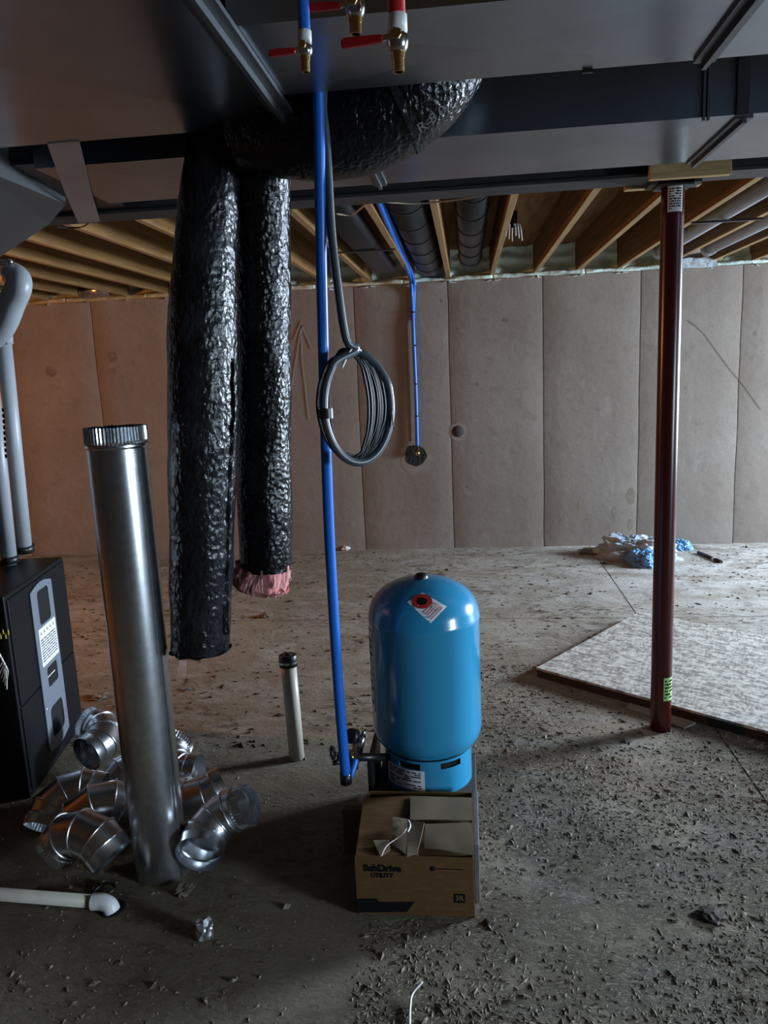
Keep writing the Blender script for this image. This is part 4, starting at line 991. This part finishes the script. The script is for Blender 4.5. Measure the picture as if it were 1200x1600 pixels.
# OSB sheet on bearers
O0 = at_z(838,1043,.055); ux = Vector((.787,-.617,0)).normalized(); uy = Vector((.617,.787,0)); 
ob = thing('strand_board', (O0.x, O0.y, 0), 'large strand board sheet lying raised off the floor behind the red post', 'board')
def OP(a, b, z): return Vector((O0.x,O0.y,0))+ux*a+uy*b+Vector((0,0,z))
def obox(a0,a1,b0,b1,z0,z1,name,m_,**k): return part(MB().hexa([OP(a0,b0,z0),OP(a1,b0,z0),OP(a1,b1,z0),OP(a0,b1,z0),OP(a0,b0,z1),OP(a1,b0,z1),OP(a1,b1,z1),OP(a0,b1,z1)]), name, m_, ob, **k)
obox(.0,2.44,0,1.22,.043,.055,'sheet','osb'); obox(.004,2.436,.003,.035,.0,.043,'bearer','board_edge'); obox(.004,2.436,1.18,1.21,0,.043,'bearer','board_edge')
obox(.003,.03,.04,1.17,0,.043,'bearer','board_edge')
# floor scrap under the sheet edge
tag(MB().hexa([at_z(655,1,0)]*0 or [OP(.55,-.06,.001),OP(.86,-.10,.001),OP(.88,-.02,.001),OP(.55,-.01,.001),OP(.55,-.06,.006),OP(.86,-.10,.007),OP(.88,-.02,.012),OP(.55,-.01,.010)]).build('mortar_spill', 'patch'), 'pale mortar spill at the near edge of the strand board, left of the red post', 'mortar')
# plastic bundle by the wall
pb = thing('plastic_bundle', at_z(985,880,0), 'crumpled clear and blue plastic sheeting heap by the back wall beside the red post', 'plastic')
bc = at_z(985,874,0)
def heap(c, sx, sy, sz, seed, name, m_, n=46, yaw=0., fold=9.):
    rows = []
    for i in range(n):
        th = (PI/2)*i/(n-1); row = []
        for j in range(n*2):
            ph = 2*PI*j/(n*2); v = Vector((math.sin(th)*math.cos(ph), math.sin(th)*math.sin(ph), math.cos(th)))
            k = 1+.30*noise.fractal(v*1.8+Vector((seed,0,0)), 1, 2, 3)-.28*abs(noise.noise(v*fold*.5+Vector((0,seed,0))))+.08*noise.noise(v*fold*2)
            p = Vector((v.x*sx*k, v.y*sy*k, max(0,v.z*sz*k))); p.rotate(Matrix.Rotation(yaw,3,'Z')); row.append(c+p)
        rows.append(row)
    return part(MB().grid(rows, True), name, m_, pb)
heap(bc+Vector((.06,.10,0)), .36, .20, .19, 2., 'clear_sheeting', 'bag', yaw=-.3)
M['bag_blue'] = mat('blue_film', (.15,.33,.58), .25, 0, .6, bump=[('noise', 16, .6, .02, None)])
heap(at_z(1012,884,0)+Vector((-.02,.06,0)), .14, .17, .12, 5., 'blue_film', 'bag_blue', yaw=.4)
heap(at_z(1062,858,0), .10, .08, .09, 7., 'blue_film', 'bag_blue')
mb = MB(); q = [at_z(905,866,0),at_z(950,870,0),at_z(945,858,0),at_z(912,858,0)]
tag(MB().hexa([p for p in q]+[p+Vector((0,0,.018)) for p in q]).build('wood_scrap', 'card_in'), 'flat pale wood scrap lying left of the plastic heap', 'wood')
a = at_z(1091,863,.012); b = at_z(1127,878,.012)
rod = thing('black_rod', a, 'short black rod with a light band on the far floor, right of the red post', 'rod')
part(MB().tube([a, b], .014, 12), 'shaft', 'black', rod); m1 = a*.35+b*.65; part(MB().tube([m1, m1+(b-a).normalized()*.03], .016, 12), 'band', 'white', rod)

# loose crumbs and shavings on the slab
def crumbs(name, material, n, size, region, seed, elong=1., label='', cat='debris'):
    rr = random.Random(seed); mb = MB(); k = 0
    while k < n:
        x = rr.uniform(region[0], region[1]); y = region[2]+(region[3]-region[2])*rr.random()**1.4
        if noise.noise(Vector((x*1.6, y*1.6, seed))) < rr.uniform(-.75,.30): continue
        if BX0-.02 < x < BX1+.02 and BY0-.02 < y < 2.9: continue
        q = Vector((x-O0.x, y-O0.y, 0))
        if q.dot(ux) > -.02 and -.02 < q.dot(uy) < 1.25: continue
        s_ = size*rr.uniform(.4,1.3)*(1.0 if rr.random() < .93 else 2.0); a = rr.uniform(0, PI) ; c_, s2 = math.cos(a)*s_, math.sin(a)*s_
        h = s_*rr.uniform(.3,.8) if elong < 2 else s_*.22; e_ = elong
        pts = [(x-c_*e_-s2*.5*0, y-s2*e_, 0), (x+s2*.6, y-c_*.6, 0), (x+c_*e_, y+s2*e_, 0), (x-s2*.6, y+c_*.6, 0), (x+rr.uniform(-.3,.3)*s_, y+rr.uniform(-.3,.3)*s_, h)]
        mb.add(pts, [(0,1,4),(1,2,4),(2,3,4),(3,0,4)]); k += 1
    return tag(mb.build(name, material), label, cat, kind='stuff')
crumbs('mud_crumbs', 'clod', 24000, .0046, (-.35,2.4,1.45,4.2), 3, 1.9, 'dry mud crumbs scattered thickly over the near right floor')
crumbs('wood_shavings', 'straw', 4500, .0030, (-.3,2.6,1.45,4.6), 11, 3.2, 'thin wood shavings and splinters trodden over the right floor')
crumbs('dark_grit', 'board_edge', 2600, .010, (-3.8,4.3,3.2,7.0), 21, 1.5, 'dark grit scattered over the far floor towards the back wall')
crumbs('floor_grit', 'clod', 900, .006, (-1.9,-.35,1.5,3.4), 31, 1.2, 'sparse grit on the dark left floor')

# ================================================================= IN THE JOIST BAYS
def bay_duct(x, r, y0, y1, z, label, rings, material='duct_dark', pitch=.42):
    g = thing('round_duct', (x, y1, z), label, 'duct', 'round ducts in the joist bays')
    part(MB().tube([(x,y0,z),(x,y1,z)], r, 40, cap=True), 'duct_run', material, g)
    for k in range(rings):
        y = y0+.25+pitch*k
        if y < y1-.02: part(MB().tube([(x,y-.006,z),(x,y+.006,z)], r+.006, 40), 'ring', 'bar', g)
    return g
bay_duct(-.298, .118, 3.46, 7.0, 2.595, 'fat dark round duct in the joist bay above the wall pipe', 7, pitch=.5)
bay_duct(.055, .095, 3.46, 6.98, 2.605, 'thinner dark round duct in the joist bay right of the fat one', 7, pitch=.5)
od = thing('oval_duct', (-.66, 6.6, 2.5), 'dark flat oval duct in the joist bay left of the blue ceiling pipe', 'duct')
def oval(y, k=1.): return [Vector((-.655+(.055*(1 if math.cos(q) > 0 else -1)+.045*math.cos(q))*k, y, 2.525+.045*math.sin(q)*k)) for q in np.linspace(0,2*PI,37)[:-1]]
part(MB().grid([oval(3.46),oval(5.6),oval(6.55),oval(6.62,.9),oval(6.65,.5)], True, True, True, True), 'duct_run', 'duct_dark', od)
part(MB().box((-.85,5.30,2.466),(-.45,5.33,2.476)), 'hanger_bar', 'bar', od)
# blue supply line: under the joist then down the wall
bl = thing('blue_pipe', at_y(652,700,YB-.03), 'thin blue plastic water line running down the back wall into a mortared hole', 'pipe', 'blue plastic water pipes')
pth = smooth_path([at_z(590,310,2.50), at_z(604,345,2.50), at_z(622,388,2.50), at_z(641,432,2.47), at_y(643,450,YB-.03), at_y(646,520,YB-.03), at_y(650,620,YB-.03), at_y(652,698,YB-.035)], 10)
part(MB().tube(pth, .0165, 16), 'pipe_run', 'blue_pipe', bl)
pth = smooth_path([at_z(594,310,2.53), at_z(612,352,2.52), at_z(630,394,2.52), at_z(645,432,2.47), at_y(647,450,YB-.02), at_y(646,500,YB-.018)], 10)
part(MB().tube(pth, .013, 12), 'second_run', 'blue_pipe', bl)
for px, py in ((645.5,488),(649,540),(650,600),(651,650)): c_ = at_y(px,py,YB-.03); part(MB().tube([c_+Vector((0,0,-.006)), c_+Vector((0,0,.006))], .0185, 16), 'pipe_clip', 'black', bl)
a = at_y(652,697,YB-.04); part(MB().tube([a, a+Vector((0,0,-.05)), a+Vector((0,0,-.052)), a+Vector((0,0,-.085))], [.018,.018,.024,.022], 14), 'brass_fitting', 'brass', bl)
# junction box with white tails
jp = at_z(803,350,2.53); jb = thing('junction_box', jp, 'black electrical box with white wire tails fixed to a joist right of the round ducts', 'electrical box')
jx = .253+.021
part(MB().box((jx,jp.y-.05,2.50),(jx+.055,jp.y+.05,2.60)), 'box_body', 'black', jb, bevel=.004)
for k in range(6):
    a = Vector((jx+.012+.008*k, jp.y-.05+.02*(k%3), 2.515)); part(MB().tube(smooth_path([a, a+Vector((.01*(k-2.5)*.8,-.03,.0)), a+Vector((.012*(k-2.5),-.05,-.07-.012*(k%3)))], 4), .003, 6), 'wire_tail', 'whitewire', jb)
# light pipes in the right bays
for i, (x, label) in enumerate(((1.555,'light grey plastic pipe in the joist bay right of the red post'),(1.93,'light grey plastic pipe in the next bay, at the right photo edge'))):
    g = thing('ceiling_pipe', (x,5,2.50), label, 'pipe', 'grey plastic pipes in the right joist bays')
    part(MB().tube([(x,3.46,2.53),(x,6.6,2.52)], .048, 28), 'pipe_run', 'pvc', g)
    part(MB().tube([(x,6.52,2.52),(x,6.62,2.52)], .056, 28), 'hub', 'pvc', g)
part(MB().box((1.36,4.98,2.463),(1.76,5.01,2.474)), 'hanger_bar', 'bar', bpy.data.objects['ceiling_pipe'])
q = at_y(1085,397,7.03); vb_ = thing('vent_box', (q.x,7.05,q.z), 'silvery white vent box with loose plastic above the wall, right of the red post', 'vent')
part(MB().box((q.x-.13,6.98,2.46),(q.x+.12,7.12,2.55)), 'box_body', 'foil', vb_, bevel=.006)
part(MB().tube([(q.x-.12,6.97,2.57),(q.x+.08,6.97,2.585)], .04, 20), 'pipe_neck', 'white', vb_)
rows = [[Vector((q.x-.15+.045*i, 6.955-.02*noise.noise(Vector((i*.7,j*.9,0))), 2.50-.02*j+.02*noise.noise(Vector((i*.9,j,4))))) for i in range(8)] for j in range(5)]
part(MB().grid(rows), 'loose_film', 'bag', vb_, solid=.001)
part(MB().box((q.x+.125,6.98,2.48),(q.x+.22,7.05,2.53)), 'nailer', 'block', vb_)
# brass-coloured vent cap at far left
q = at_y(148,462,7.05)
g = thing('wall_vent', (q.x,7.05,2.5), 'shiny round vent end lit gold between the left joists above the wall', 'vent')
part(MB().tube([(q.x-.10,7.02,2.52),(q.x+.16,7.03,2.53)], .058, 24), 'cap_body', 'galv', g)
part(MB().tube([(q.x-.11,7.02,2.52),(q.x-.10,7.02,2.52)], .056, 24), 'cap_rim', 'galv', g)
# cables along the far side of the beam
for i, (pts, label) in enumerate((([(560,312),(640,318),(700,314),(760,305),(800,300)], 'loose tan cable sagging along the beam right of the blue ceiling pipe'),
                               ([(525,334),(548,336),(563,326),(572,318)], 'loose tan cable loop behind the beam beside the conduit'),
                               ([(88,354),(110,356),(130,354),(142,344)], 'dark cable loop hanging behind the beam at the left'))):
    tag(MB().tube(smooth_path([at_z(x, y, 2.455) for x, y in pts], 6), .004, 8).build('loose_cable', 'straw' if i < 2 else 'wire'), label, 'cable', 'loose cables along the beam')
# the bulb beyond the left edge
lbz = thing('light_bulb', (-4.5,3.7,1.95), 'bare warm bulb on a lamp holder under the left joists', 'lamp')
part(MB().lathe([(0,-.035),(.02,-.03),(.03,-.01),(.03,.008),(.02,.03),(.014,.045)], (-4.5,3.7,1.96), 24), 'glass', 'bulb', lbz)
part(MB().cyl((-4.5,3.7,2.005),(-4.5,3.7,2.08), .02, 16), 'lamp_holder', 'white', lbz)
part(MB().cyl((-4.5,3.7,2.08),(-4.5,3.7,2.715), .006, 8), 'cord', 'wire', lbz)
lbz.children[0].visible_shadow = True
